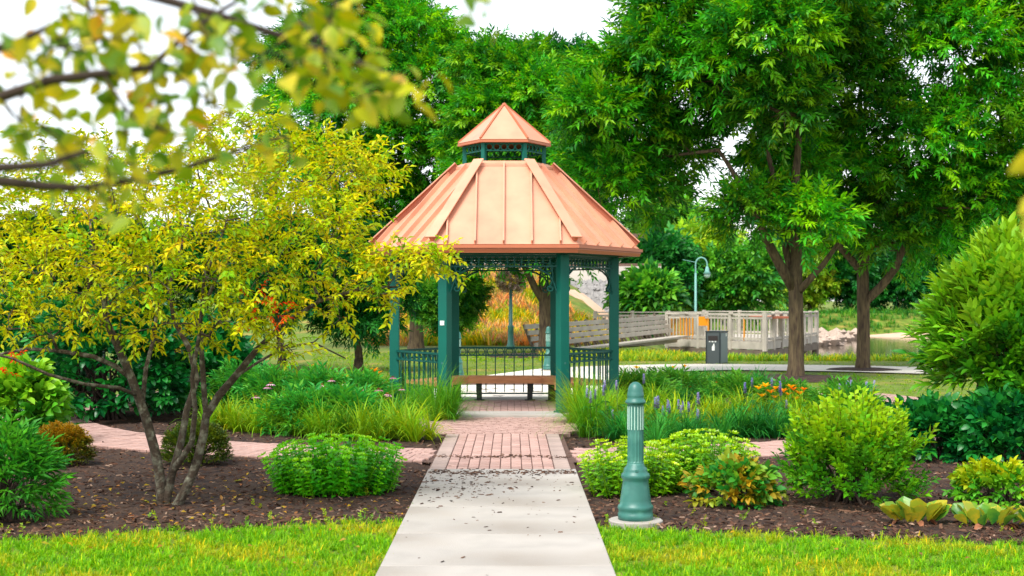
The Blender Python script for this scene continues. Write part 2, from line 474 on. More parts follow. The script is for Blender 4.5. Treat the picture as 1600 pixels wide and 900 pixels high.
bed = link('mulch_bed', npmesh('mulch_bed', V, Fq, M_mulch, smooth=True)); tag(bed, 'dark bark mulch in the planting beds', 'mulch', kind='structure')

# loose bark chips
def chip_tpl():
    L, W, H = 1.0, rng.uniform(.22, .45), rng.uniform(.1, .2); b = rng.uniform(-.15, .15)
    V = np.array([(-.5, -W / 2, 0), (.5 + b, -W / 2 * .6, 0), (.45, W / 2, 0), (-.5 - b, W / 2 * .8, 0), (-.35, 0, H), (.35, 0, H)])
    Fc = np.array([(0, 1, 5), (0, 5, 4), (1, 2, 5), (2, 3, 4), (2, 4, 5), (3, 0, 4)])
    return V, Fc, np.ones((6, 3))
chips = [chip_tpl() for _ in range(6)]
f = Foliage(); n = 46000
Yc = 9.6 + 15 * rng.random(n) ** 1.7; Xc = rng.uniform(-.40, .40, n) * Yc
q = in_mulch(Xc, Yc); Xc, Yc = Xc[q], Yc[q]; n = len(Xc)
d = np.stack([rng.normal(size=n), rng.normal(size=n), rng.normal(size=n) * .25], 1)
pal = [lin(84, 60, 48), lin(58, 40, 32), lin(112, 86, 70), lin(38, 27, 22), lin(160, 136, 118)]
f.addmix(chips, np.stack([Xc, Yc, mulch_z(Xc, Yc) + .004], 1), frames(d, rng.uniform(-.6, .6, n)), .014 + .055 * rng.random(n) ** 2.4, colours(n, pal, [.3, .3, .17, .17, .06]))
o = f.build('mulch_chips', M_chip); tag(o, 'loose bark chips lying over the planting beds', 'mulch', kind='stuff')

# ------------------------------------------------------------------ paths
walk = thing('walkway', 'pale concrete walkway of cast slabs leading to the gazebo', 'walkway', (0, 0, 0)); walk['kind'] = 'structure'
joints = [5.6, 6.9, 7.55, 8.82, 10.06, 11.38, 12.66, 13.93]
for a, b in zip(joints[:-1], joints[1:]):
    mb = MB().box((0, 0, 0), (WX1 - WX0, b - a - .02, .11))
    mb.build('slab', M_conc, walk, ((WX0 + WX1) / 2, (a + b) / 2, .002 + random.uniform(-.002, .002)), bevel=.008)
joint = MB().box(((WX0 + WX1) / 2, 9.7, -.005), (WX1 - WX0 - .02, 8.2, .09)).build('joint_bed', M_joint, walk)

bw = thing('brick_path', 'pink brick path with grey edging between the concrete walk and gazebo', 'path', (0, 0, 0)); bw['kind'] = 'structure'
BL = .205
def brick_mesh(name, w_, l_, m):
    mb = MB(); h = .06; b = .005
    mb.add([(-w_/2, -l_/2, 0), (w_/2, -l_/2, 0), (w_/2, l_/2, 0), (-w_/2, l_/2, 0),
            (-w_/2, -l_/2, h - b), (w_/2, -l_/2, h - b), (w_/2, l_/2, h - b), (-w_/2, l_/2, h - b),
            (-w_/2 + b, -l_/2 + b, h), (w_/2 - b, -l_/2 + b, h), (w_/2 - b, l_/2 - b, h), (-w_/2 + b, l_/2 - b, h)],
           [(3, 2, 1, 0), (0, 1, 5, 4), (1, 2, 6, 5), (2, 3, 7, 6), (3, 0, 4, 7), (4, 5, 9, 8), (5, 6, 10, 9), (6, 7, 11, 10), (7, 4, 8, 11), (8, 9, 10, 11)])
    return mb.mesh(name, m)
me_b = brick_mesh('brick', .099, BL - .007, M_brick); me_g = brick_mesh('edging_brick', .155, BL - .007, M_brickg)
y0, rows = 13.96, 18
for r_ in range(rows):
    y = y0 + BL * (r_ + .5)
    for c in range(10):
        link('brick', me_b, bw, (-.652 + .107 * (c + .5), y + (BL / 2 if c % 2 else 0) * .12, -.012 + random.uniform(-.003, .004)), random.gauss(0, .008))
    for sx in (-.735, .502):
        link('edging_brick', me_g, bw, (sx, y, -.012 + random.uniform(-.003, .003)), random.gauss(0, .006))
MB().box(((WX0 + WX1) / 2 - .0, y0 + BL * rows / 2, .012), (WX1 - WX0 + .02, BL * rows + .01, .04)).build('sand_bed', M_joint, bw)

# ring path round the gazebo: the bricks that show largest are single pieces
rp = thing('ring_path', 'pink brick path curving round the planting bed of the gazebo', 'path', (0, 0, 0)); rp['kind'] = 'structure'
br = []
for k in range(6):
    rad = 6.30 + .205 * k; nb = int(2 * math.pi * rad / .106)
    for i in range(nb):
        a = 2 * math.pi * (i + .5 * (k % 2)) / nb; x, y = GZ[0] + rad * math.cos(a), GZ[1] + rad * math.sin(a)
        if WX0 - .06 < x < WX1 + .06 and y < 22: continue
        if y < 26: br.append((x, y, a))
px_ = lambda b: 800 + F * b[0] / b[1]
inview = [b for b in br if (120 < px_(b) < 440 or 640 < px_(b) < 668 or 890 < px_(b) < 920 or 1150 < px_(b) < 1270) and b[1] < 17.2]
inview.sort(key=lambda b: b[1]); keyset = set(inview[:290])
me_r = brick_mesh('brick_ring', .099, .198, M_brick)
mbs = MB()
for b in br:
    if b in keyset:
        link('brick', me_r, rp, (b[0], b[1], -.008 + random.uniform(-.004, .004)), b[2] - math.pi / 2 + random.gauss(0, .01))
    else:
        mbs.box((b[0], b[1], .022 + random.uniform(-.004, .004)), (.099, .198, .06), b[2] - math.pi / 2)
tag(mbs.build('distant_bricks', M_brick, rp), kind='stuff')
mb = MB(); n = 96; v = []
for i in range(n):
    a = 2 * math.pi * i / n
    for rr in (6.2, 7.43): v.append((GZ[0] + rr * math.cos(a), GZ[1] + rr * math.sin(a), .0335))
mb.add(v, [(2 * i, 2 * i + 1, (2 * i + 3) % (2 * n), (2 * i + 2) % (2 * n)) for i in range(n)])
mb.build('sand_bed', M_joint, rp)

# gazebo floor: hexagonal concrete kerb with pavers inside, pavers fanning out in front
pt = thing('patio', 'brick floor of the gazebo inside a hexagonal concrete kerb', 'floor', (GZ[0], GZ[1], 0)); pt['kind'] = 'structure'
mb = MB(); mb.ring6([(1.22, .0), (1.90, .0), (1.90, .085), (1.22, .085)]); mb.build('kerb', M_conc, pt, bevel=.01)
mbs = MB()
for i in range(-16, 17):
    for j in range(-8, 9):
        x, y = i * .104, j * .206 + (.103 if i % 2 else 0)
        if max(abs(y), abs(y * .5 + x * .866), abs(y * .5 - x * .866)) < 1.17: mbs.box((x, y, .05 + random.uniform(-.003, .003)), (.098, .2, .055))
tag(mbs.build('floor_bricks', M_brick, pt), kind='stuff')
mb = MB(); mb.prism([(1.21 / .866 * math.cos(R(60 * k)), 1.21 / .866 * math.sin(R(60 * k)), 0) for k in range(6)], (0, 0, .06)); mb.build('sand_bed', M_joint, pt)
ap = thing('apron', 'pink cobbled brick apron before the gazebo kerb', 'pavement', (0, 0, 0)); ap['kind'] = 'structure'
mbs = MB(); y = 17.68
while y < 20.12:
    t = (y - 17.68) / 2.4; w0, w1 = -1.02 - .5 * t, .66 + .5 * t
    x = w0 + (.05 if int((y - 17.68) / .11) % 2 else 0)
    while x < w1:
        wd = random.choice((.1, .1, .15)); mbs.box((x + wd / 2, y + .05, .024 + random.uniform(-.004, .004)), (wd - .012, .096, .05)); x += wd
    y += .108
tag(mbs.build('apron_bricks', M_brick, ap), kind='stuff')
MB().add([(-1.04, 17.66, .04), (.70, 17.66, .04), (1.24, 20.14, .04), (-1.6, 20.14, .04)], [(0, 1, 2, 3)]).build('sand_bed', M_joint, ap)

# concrete path behind the gazebo
def strip(pts, wd, z, name, label):
    pts = np.array(pts, float)
    tt = np.linspace(0, 1, 60); k = np.linspace(0, 1, len(pts))
    c = np.stack([np.interp(tt, k, pts[:, 0]), np.interp(tt, k, pts[:, 1])], 1)
    for _ in range(4): c[1:-1] = (c[:-2] + 2 * c[1:-1] + c[2:]) / 4
    d = norm(np.gradient(c, axis=0)); nn = np.stack([-d[:, 1], d[:, 0]], 1)
    v = []; 
    for i in range(60):
        for s in (-1, 1): v.append((*(c[i] + nn[i] * s * wd / 2), z))
    mb = MB().add(v, [(2 * i, 2 * i + 1, 2 * i + 3, 2 * i + 2) for i in range(59)])
    o = mb.build(name, M_conc2); tag(o, label, 'path', kind='structure')
strip([(-.1, 24.2), (.1, 27), (.6, 30.5), (2.2, 34.6), (5, 36.2), (8.5, 35.2), (11.5, 33.2), (16, 30)], 3.2, .03, 'path', 'pale concrete path crossing the lawn behind the gazebo')

# bark debris on the walk
f = Foliage(); n = 900
xx = np.concatenate([rng.uniform(WX0, WX1, 260), rng.uniform(WX0, WX1, 440), rng.normal(-.45, .2, 200)])
yy = np.concatenate([13.9 - rng.exponential(1.3, 260), 13.62 + .08 * vnoise(xx[260:700] * 3, 0 * xx[260:700]) + rng.normal(0, .09, 440), 12.6 + rng.normal(0, .6, 200)])
q = (xx > WX0 + .02) & (xx < WX1 - .02) & (yy > 8) & (yy < 14.2); xx, yy = xx[q], yy[q]; n = len(xx)
f.addmix(chips, np.stack([xx, yy, np.full(n, .0585)], 1), frames(np.stack([rng.normal(size=n), rng.normal(size=n), 0 * xx], 1)), .015 + .035 * rng.random(n) ** 2, colours(n, pal[:4]))
n = 240; xx = rng.uniform(WX0, WX1, n); yy = 15.05 + .1 * vnoise(xx * 3, xx) + rng.normal(0, .07, n)
f.addmix(chips, np.stack([xx, yy, np.full(n, .052)], 1), frames(np.stack([rng.normal(size=n), rng.normal(size=n), 0 * xx], 1)), .02 + .04 * rng.random(n) ** 2, colours(n, pal[:4]))
tag(f.build('bark_debris', M_chip), 'scattered bark bits washed over the walkway', 'debris', kind='stuff')

# ------------------------------------------------------------------ gazebo
gz = thing('gazebo', 'hexagonal park gazebo with copper coloured metal roof and teal posts', 'gazebo', (GZ[0], GZ[1], 0))
RP, RE, ZE, RT, ZT = 1.70, 2.085, 2.50, .70, 3.77
def hv(r, k, z): a = R(-120 + 60 * k); return Vector((r * math.cos(a), r * math.sin(a), z))
for k in range(6):
    a = R(-120 + 60 * k); p = hv(RP, k, 0)
    o = MB().box((0, 0, 1.225), (.145, .145, 2.29)).build('post', M_green, gz, p, bevel=.006); o.rotation_euler.z = a
    b = MB().box((0, 0, .092), (.19, .19, .014)); 
    for sx in (-1, 1):
        for sy in (-1, 1): b.lathe([(.01, .099), (.01, .112), (.0, .113)], 6, (sx * .082, sy * .082, 0))
    b.build('base_plate', M_green, o)
    MB().box((.0745, 0, .8), (.004, .03, .03)).build('bolt_cover', M_green2, o)
MB().box((0, 0, 0), (.07, .008, .065)).build('notice_plate', M_white, gz, hv(RP, 0, 1.38) + Vector((-.0375, -.065, 0))).rotation_euler.z = R(-30)
MB().ring6([(1.42, 2.37), (1.53, 2.37), (1.53, 2.47), (1.42, 2.47)]).build('ring_beam', M_green, gz)
# main roof
roof = MB().ring6([(RE * .866 - .07, ZE - .115), (RE * .866 + .012, ZE - .115), (RE * .866 + .03, ZE - .07), (RE * .866 + .03, ZE - .05), (RE * .866 - .07, ZE - .05)]).build('main_roof', M_copdk, gz)
MB().ring6([(RE * .866 - .06, ZE - .048), (RE * .866 + .055, ZE - .048), (RE * .866 + .055, ZE - .004), (RE * .866 - .02, ZE - .004)]).build('gutter', M_copdk, roof)
MB().ring6([(.5, ZE - .09), (RE * .866 - .075, ZE - .09), (RE * .866 - .075, ZE - .075), (.5, ZE - .075)]).build('soffit', M_rail, roof)
seams = [-.81, -.405, 0, .405, .81]
for k in range(6):
    a0, b0 = hv(RE, k, ZE), hv(RE, (k + 1) % 6, ZE); a1, b1 = hv(RT, k, ZT), hv(RT, (k + 1) % 6, ZT)
    m0 = (a0 + b0) / 2; m1 = (a1 + b1) / 2; U = (b0 - a0).normalized(); Vv = (m1 - m0); L = Vv.length; Vv.normalize(); N = U.cross(Vv).normalized()
    def vm(u): return L if abs(u) <= RT / 2 else L * (RE / 2 - abs(u)) / (RE / 2 - RT / 2)
    e = [-RE / 2] + seams + [RE / 2]
    for u1, u2 in zip(e[:-1], e[1:]):
        pl = [(u1, 0), (u2, 0)]
        if vm(u2) > .01: pl.append((u2, vm(u2)))
        for kx in (RT / 2, -RT / 2):
            if u1 < kx < u2: pl.append((kx, L))
        if vm(u1) > .01: pl.append((u1, vm(u1)))
        MB().prism([m0 + U * u + Vv * v_ for u, v_ in pl], N * .012).build('roof_panel', M_copper, roof)
    for u in seams:
        c = m0 + U * u
        MB().beam(c + Vv * .012 + N * .042, c + Vv * (vm(u) - .03) + N * .042, .024, .066, N).build('standing_seam', M_copper, roof)
for k in range(6):
    a, b = hv(RE, k, ZE), hv(RT, k, ZT); d = (b - a); rad = Vector((a.x, a.y, 0)).normalized(); tg = Vector((-rad.y, rad.x, 0)); n = tg.cross(d).normalized()
    if n.z < 0: n = -n
    MB().beam(a + d * .035 + n * .085, b + n * .085, .175, .02, n).build('hip_cap', M_copper, roof, bevel=.004)
    MB().beam(a + d * .035 + n * .04, b + n * .04, .05, .07, n).build('hip_batten', M_copdk, roof)
MB().ring6([(RT * .866 - .16, ZT - .01), (RT * .866 + .065, ZT - .045), (RT * .866 + .065, ZT - .005), (RT * .866 - .02, ZT + .045), (RT * .866 - .16, ZT + .045)]).build('roof_collar', M_copper, roof)
# cupola
ZC, RC, ZA = 4.115, .715, 4.735
for k in range(6):
    o = MB().box((0, 0, (ZT + ZC) / 2 + .01), (.06, .06, ZC - ZT)).build('cupola_post', M_green, gz, hv(.615, k, 0)); o.rotation_euler.z = R(-120 + 60 * k)
cr = MB().ring6([(RC * .866 - .05, ZC - .022), (RC * .866 + .008, ZC - .022), (RC * .866 + .008, ZC + .012), (RC * .866 - .05, ZC + .012)]).build('cupola_roof', M_copdk, gz)
MB().ring6([(.48, ZC - .04), (.55, ZC - .04), (.55, ZC - .01), (.48, ZC - .01)]).build('cupola_beam', M_green, gz)
for k in range(6):
    a, b, t = hv(RC, k, ZC + .014), hv(RC, (k + 1) % 6, ZC + .014), Vector((0, 0, ZA)); n = (b - a).cross(t - a).normalized()
    MB().prism([a, b, t], n * .012).build('roof_panel', M_copper, cr)
    MB().beam(a + (t - a) * .0 + Vector((0, 0, .02)), t + Vector((0, 0, .016)), .03, .03).build('hip_rib', M_copdk, cr)
MB().lathe([(.04, ZA - .01), (.035, ZA + .02), (.0, ZA + .04)], 8).build('finial', M_copdk, cr)
# ironwork: a panel between two neighbouring posts
def circle(r, n=12): return [(r * math.cos(2 * math.pi * i / n), 0, r * math.sin(2 * math.pi * i / n)) for i in range(n)]
me_ring = MB().tube(circle(.055, 16), .0075, 5, True).mesh('ring', M_gmet)
me_picket = MB().box((0, 0, 0), (.018, .018, .72)).mesh('picket', M_gmet)
me_fring = MB().tube(circle(.048), .008, 5, True).mesh('fret_ring', M_gmet)
me_fbar = MB().box((0, 0, 0), (.014, .014, .15)).mesh('fret_bar', M_gmet)
me_cring = MB().tube(circle(.05, 12), .009, 5, True).mesh('cupola_ring', M_green)
def scroll():
    pts = []
    for t in np.linspace(0, 1, 14):      # upper curl
        a = R(90 + 380 * (1 - t)); r = .018 + .052 * t; pts.append((.13 + r * math.cos(a), 0, 2.20 + r * math.sin(a) - .03))
    for t in np.linspace(.15, 1, 8): pts.append((.13 - .05 * math.sin(math.pi * t * .9) - .01, 0, 2.24 - .32 * t))
    for t in np.linspace(0.1, 1, 12):
        a = R(60 - 400 * t); r = .052 - .034 * t; pts.append((.10 + r * math.cos(a), 0, 1.88 + r * math.sin(a)))
    return pts
me_scr = MB().tube(scroll(), .012, 6).tube([(0, 0, 1.8), (.05, 0, 1.95), (.12, 0, 2.08), (.26, 0, 2.16), (.34, 0, 2.18)], .015, 6).mesh('scroll_bracket', M_gmet)
for k in range(6):
    a, b = hv(RP, k, 0), hv(RP, (k + 1) % 6, 0); U = (b - a).normalized(); W = (b - a).length; ang = math.atan2(U.y, U.x); c = (a + b) / 2
    i0, i1 = .075, W - .075
    # valance under the beam
    vl = MB().beam(a + U * i0 + Vector((0, 0, 2.20)), a + U * i1 + Vector((0, 0, 2.20)), .022, .022).beam(a + U * i0 + Vector((0, 0, 2.35)), a + U * i1 + Vector((0, 0, 2.35)), .03, .03).build('valance', M_gmet, gz)
    nb = 15
    for i in range(nb):
        p = a + U * (i0 + (i1 - i0) * (i + .5) / nb)
        link('fret_ring', me_fring, vl, p + Vector((0, 0, 2.285)), ang)
        if i: link('fret_bar', me_fbar, vl, a + U * (i0 + (i1 - i0) * i / nb) + Vector((0, 0, 2.275)), ang)
    for p, q in ((a + U * .07, ang), (b - U * .07, ang + math.pi)): link('scroll_bracket', me_scr, gz, p, q)
    # cupola fret
    a2, b2 = hv(.615, k, 0), hv(.615, (k + 1) % 6, 0); W2 = (b2 - a2).length
    cf = MB().beam(a2 + U * .03 + Vector((0, 0, 3.975)), a2 + U * (W2 - .03) + Vector((0, 0, 3.975)), .014, .014).build('cupola_fret', M_green, gz)
    for i in range(5): link('cupola_ring', me_cring, cf, a2 + U * (.03 + (W2 - .06) * (i + .5) / 5) + Vector((0, 0, 4.03)), ang)
    if k == 0: continue
    rl = MB()
    for z, h in ((.925, .03), (.80, .022), (.17, .024)): rl.beam(a + U * i0 + Vector((0, 0, z)), a + U * i1 + Vector((0, 0, z)), .028, h)
    rl = rl.build('railing', M_gmet, gz)
    nb = 10
    for i in range(nb + 1):
        if 0 < i < nb: link('picket', me_picket, rl, a + U * (i0 + (i1 - i0) * i / nb) + Vector((0, 0, .55)), ang)
    for i in range(nb): link('ring', me_ring, rl, a + U * (i0 + (i1 - i0) * (i + .5) / nb) + Vector((0, 0, .861)), ang)
# bench inside
bn = thing('bench', 'brown timber bench running round the inside of the gazebo', 'bench', (GZ[0], GZ[1], .085))
for k in range(1, 6):
    a0, b0 = hv(1.18, k, 0), hv(1.18, (k + 1) % 6, 0); a1, b1 = hv(1.54, k, 0), hv(1.54, (k + 1) % 6, 0)
    if k == 1: a0, a1 = a0.lerp(b0, .3), a1.lerp(b1, .3)
    if k == 5: b0, b1 = b0.lerp(a0, .3), b1.lerp(a1, .3)
    for j in range(4):
        f0, f1 = j / 4 + .008, (j + 1) / 4 - .008
        pl = [a0.lerp(a1, f0), b0.lerp(b1, f0), b0.lerp(b1, f1), a0.lerp(a1, f1)]
        MB().prism([p + Vector((0, 0, .34)) for p in pl], (0, 0, .05)).build('seat_plank', M_wood, bn)
    ang = math.atan2((b0 - a0).y, (b0 - a0).x); pl = [a0.lerp(a1, -.03), b0.lerp(b1, -.03), b0.lerp(b1, .02), a0.lerp(a1, .02)]
    MB().prism([p + Vector((0, 0, .275)) for p in pl], (0, 0, .11)).build('front_board', M_wood, bn)
    for t in (.18, .82):
        p = a0.lerp(b0, t).lerp(a1.lerp(b1, t), .3)
        lg = MB().box((0, 0, .17), (.085, .085, .338)).build('leg', M_black, bn, p); lg.rotation_euler.z = ang
        MB().box((0, 0, .004), (.17, .13, .012)).build('foot_plate', M_black, lg)

# ------------------------------------------------------------------ bollards
def bollard(loc, label, scale=1.0, rot=0.0):
    t = thing('bollard_light', label, 'bollard', loc, 'teal bollard lights')
    t.scale = (scale,) * 3; t.rotation_euler.z = rot
    MB().lathe([(.205, -.05), (.205, .045), (.195, .052), (0.0, .054)], 32).build('footing', M_conc, t, smooth=False)
    z0 = .052
    pr = [(.132, 0), (.134, .045), (.128, .05), (.130, .075), (.137, .09), (.130, .108), (.119, .118), (.116, .15), (.108, .2), (.101, .25), (.096, .285), (.097, .30), (.107, .315), (.109, .33), (.104, .345), (.092, .353), (.09, .37), (.087, .385), (.076, .395), (.066, .41), (.063, .425)]
    MB().lathe([(r, z + z0) for r, z in pr], 32).build('pedestal', M_green2, t, smooth=True)
    MB().lathe([(.0625, .42 + z0), (.0625, .43 + z0), (.061, .44 + z0), (.0605, .86 + z0), (.0615, .87 + z0)], 32, flute=(.435 + z0, .865 + z0)).build('shaft', M_green2, t)
    cp = [(.06, .865), (.066, .872), (.078, .878), (.079, .888), (.07, .9), (.064, .906), (.062, .925), (.064, .93), (.0625, .936), (.0625, .948), (.0600, .953), (.059, .97), (.053, .995), (.04, 1.018), (.022, 1.033), (.0, 1.038)]
    c = MB().lathe([(r, z + z0) for r, z in cp], 32).build('cap', M_green2, t, smooth=True)
    mp = MB().box((0, 0, 0), (.007, .006, .175)).mesh('lens_slot', M_lens)
    for i in range(16):
        a = 2 * math.pi * (i + .5) / 16
        link('lens_slot', mp, t, (.060 * math.cos(a), .060 * math.sin(a), .765 + z0), a + math.pi / 2)
    MB().box((0, -.089, .375 + z0), (.02, .012, .014)).build('lock_screw', M_green2, t)
x, y = G(993, 822); bollard((x, y, 0), 'large teal bollard light on round concrete footing beside the concrete walkway')
x, y = G(857, 581); bollard((x, y, 0), 'teal bollard light on the lawn behind the gazebo post without a white plate')
x, y = G(716, 592); bollard((x, y, 0), 'teal bollard light standing behind the gazebo post with the white plate', .95)

# ------------------------------------------------------------------ bin
x, y = G(1120, 568)
t = thing('litter_bin', 'dark grey metal litter bin beside the pale path', 'bin', (x, y, 0))
bwid, bdep, bh = .42, .5, .86
rz = R(-32); t.rotation_euler.z = rz
MB().box((0, 0, bh / 2), (bwid, bdep, bh)).build('body', M_bin, t, bevel=.008)
MB().box((0, 0, bh + .012), (bwid + .03, bdep + .03, .028)).build('lid', M_bindk, t)
MB().box((0, -bdep / 2 - .006, .69), (.28, .012, .13)).build('opening', M_dark, t)
MB().box((bwid / 2 + .006, 0, .43), (.012, bdep - .06, .8)).build('side_panel', M_bin2, t)
for sx in (-1, 1): MB().box((sx * (bwid / 2 - .015), -bdep / 2 - .005, bh / 2), (.03, .014, bh - .004)).build('edge_trim', M_bindk, t)
MB().add([(-.03, 0, -.09), (.05, 0, -.09), (.05, 0, .03), (.035, 0, .1), (.01, 0, .1), (0, 0, .05), (-.03, 0, .02)], [(0, 1, 2, 3, 4, 5, 6)]).build('pictogram', M_white, t, (0, -bdep / 2 - .0045, .45))
for i, (a, b) in enumerate(((-.12, .05), (-.05, .07), (.04, .06))): MB().box((a + b / 2, -bdep / 2 - .003, .6), (b * .8, .006, .03)).build('lettering', M_white, t)
MB().box((bwid / 2 + .0145, .12, .78), (.005, .07, .08)).build('sticker', M_white, t)

# ------------------------------------------------------------------ boardwalk by the river
bk = thing('boardwalk', 'weathered grey timber boardwalk with railings built over the river bank', 'boardwalk', (0, 0, 0))
DZ = .12
A = np.array([P(1045, 520, 58)[0], 58.0]); B = np.array([P(1195, 520, 53)[0], 53.0]); Cc = np.array([P(1276, 520, 63)[0], 63.0]); D_ = np.array([P(1100, 520, 68)[0], 68.0])
def v3(p, z): return Vector((p[0], p[1], z))
def deck(p0, p1, p2, p3, n):
    p0, p1, p2, p3 = map(lambda q: v3(q, DZ), (p0, p1, p2, p3))
    for i in range(n):
        f0, f1 = (i + .04) / n, (i + .96) / n
        MB().prism([p0.lerp(p1, f0), p0.lerp(p1, f1), p3.lerp(p2, f1), p3.lerp(p2, f0)], (0, 0, .05)).build('deck_plank', M_grey_wood, bk)
deck(A, B, Cc, D_, 24)
me_bal = MB().box((0, 0, 0), (.036, .036, .86)).mesh('baluster', M_grey_wood)
me_balo = MB().box((0, 0, 0), (.05, .05, .86)).mesh('orange_baluster', mat('orange_paint', lin(222, 150, 50), .7, .1))
def rail(p, q, nb, parent, zb=DZ, post_every=3, lowerboard=True, ob=(), solid=False):
    p, q = Vector((p[0], p[1], 0)), Vector((q[0], q[1], 0)); ang = math.atan2((q - p).y, (q - p).x)
    r_ = MB().beam(p + Vector((0, 0, zb + 1.08)), q + Vector((0, 0, zb + 1.08)), .16, .05).beam(p + Vector((0, 0, zb + .93)), q + Vector((0, 0, zb + .93)), .05, .09).beam(p + Vector((0, 0, zb + .14)), q + Vector((0, 0, zb + .14)), .05, .09).build('railing', M_grey_wood, parent)
    if lowerboard: MB().beam(p + Vector((0, 0, zb - .12)), q + Vector((0, 0, zb - .12)), .06, .26).build('fascia_board', M_grey_wood, r_); MB().beam(p + Vector((0, 0, zb - .42)), q + Vector((0, 0, zb - .42)), .12, .28).build('joist', M_grey_dark, r_)
    for i in range(nb + 1):
        c = p.lerp(q, i / nb)
        if i % post_every == 0: o = MB().box((0, 0, zb + .42), (.13, .13, 1.45)).build('rail_post', M_grey_wood, r_, c); o.rotation_euler.z = ang
        else: link('baluster', me_balo if i in ob else me_bal, r_, c + Vector((0, 0, zb + .5)), ang)
rail(A, B, 30, bk, post_every=10, ob=(1, 2, 3, 4, 5, 6, 7, 8, 13, 24))
rail(B, Cc, 21, bk, post_every=3)
rail(D_, Cc, 30, bk, post_every=10, lowerboard=False)
sg = MB().box((0, 0, 0), (.36, .02, .36)).build('orange_sign', mat('sign_orange', lin(236, 150, 20), .5, .03), bk, v3(A + (B - A) * .38, DZ + .78) + Vector((-.02, -.12, 0)))
for p in [A * .75 + B * .25, A * .5 + B * .5, A * .2 + B * .8, B, B * .75 + Cc * .25, B * .5 + Cc * .5, B * .25 + Cc * .75, Cc, B * .5 + D_ * .5, Cc * .5 + D_ * .5]:
    hgt = float(height(np.array(p[0]), np.array(p[1]))); p2 = p + np.array([0, .25])
    MB().lathe([(.16, hgt - .3), (.15, DZ - .04)], 12, (p2[0], p2[1], 0)).build('pile', M_grey_dark, bk, smooth=True)
MB().prism([v3(B, DZ + .9) + Vector((.3, 1.0, 0)), v3(B, DZ + .9) + Vector((1.3, 1.6, 0)), v3(B, DZ + .9) + Vector((1.1, 4.6, 0)), v3(B, DZ + .9) + Vector((.1, 4.2, 0))], (0, 0, .08)).build('red_table_top', M_rust_wood, bk)
# leaning plank terrace, the long low part
tr = thing('timber_terrace', 'long weathered timber seating terrace running from the embankment to the boardwalk', 'terrace', (0, 0, 0))
E0, E1 = P(835, 545, 47), P(1050, 545, 57)
e0, e1 = Vector((E0[0], 47, 0)), Vector((E1[0], 57, 0)); ud = (e1 - e0).normalized(); nd = Vector((-ud.y, ud.x, 0))
zs0, zs1 = CH - (545 - HZ) / F * 47, CH - (520 - HZ) / F * 57
for j in range(4):
    for (s0, s1) in ((0, .5), (.502, 1)):
        za, zb = zs0 + .12 + .20 * j, zs1 + .10 + .17 * j
        a = e0.lerp(e1, s0) + Vector((0, 0, za + (zb - za) * s0)) + nd * (.12 * j); b = e0.lerp(e1, s1) + Vector((0, 0, za + (zb - za) * s1)) + nd * (.12 * j)
        MB().beam(a, b, .05, .15).build('back_plank', M_grey_wood, tr)
for i in range(15):
    s = (i + .5) / 15; c = e0.lerp(e1, s); z = zs0 + (zs1 - zs0) * s
    MB().beam(c + Vector((0, 0, z - .35)) + nd * .1, c + Vector((0, 0, z + .78)) + nd * .62, .07, .1, ud).beam(c + Vector((0, 0, z - .3)) - nd * .1, c + Vector((0, 0, z + .08)) + nd * .2, .06, .08, ud).build('support', M_grey_dark, tr)
MB().beam(e0 + Vector((0, 0, zs0 - .12)) - nd * .45, e1 + Vector((0, 0, zs1 - .14)) - nd * .45, .5, .07).build('seat_plank', M_grey_wood, tr)
MB().beam(e0 + Vector((0, 0, zs0 - .28)) - nd * .2, e1 + Vector((0, 0, zs1 - .3)) - nd * .2, .06, .16).build('toe_board', M_grey_wood, tr)
# railing of the approach, behind the terrace
ar = thing('approach_railing', 'thin grey baluster railing rising behind the timber terrace', 'railing', (0, 0, 0))
a0 = P(930, 520, 64); a1 = P(1105, 505, 66)
rail((a0[0], 64), (a1[0], 66), 34, ar, zb=.1, post_every=11, lowerboard=False)
a2 = P(1042, 520, 57.6); rail((a2[0], 57.6), (A[0] + 1.4, 56.9), 12, ar, zb=.1, post_every=6)

# ------------------------------------------------------------------ lamps far off
x, y = P(1089, 490, 66)[0], 66.5
t = thing('street_lamp', 'pale teal street lamp with hooked arm above the boardwalk', 'street lamp', (x, y, .1))
M_pole = mat('pale_teal', lin(120, 176, 166), .45, .06)
MB().lathe([(.09, 0), (.085, .4), (.06, .45), (.05, 2.9)], 12).build('pole', M_pole, t, smooth=True)
arc = [(0, 0, 2.88)] + [(.27 - .27 * math.cos(a), 0, 3.3 + .32 * math.sin(a)) for a in np.linspace(0, math.pi, 12)] + [(.54, 0, 3.18)]
MB().tube(arc, .035, 8).tube([(0, 0, 3.4), (-.6, 0, 3.52)], .015, 5).build('arm', M_pole, t, smooth=True)
sh = MB().lathe([(.05, 3.2), (.09, 3.1), (.1, 3.0), (.19, 2.86)], 16, (.54, 0, 0)).build('lamp_shade', M_pole, t, smooth=True)
MB().lathe([(.15, 2.86), (.15, 2.76), (.08, 2.68), (.0, 2.66)], 12, (.54, 0, 0)).build('globe', M_lens, sh, smooth=True)

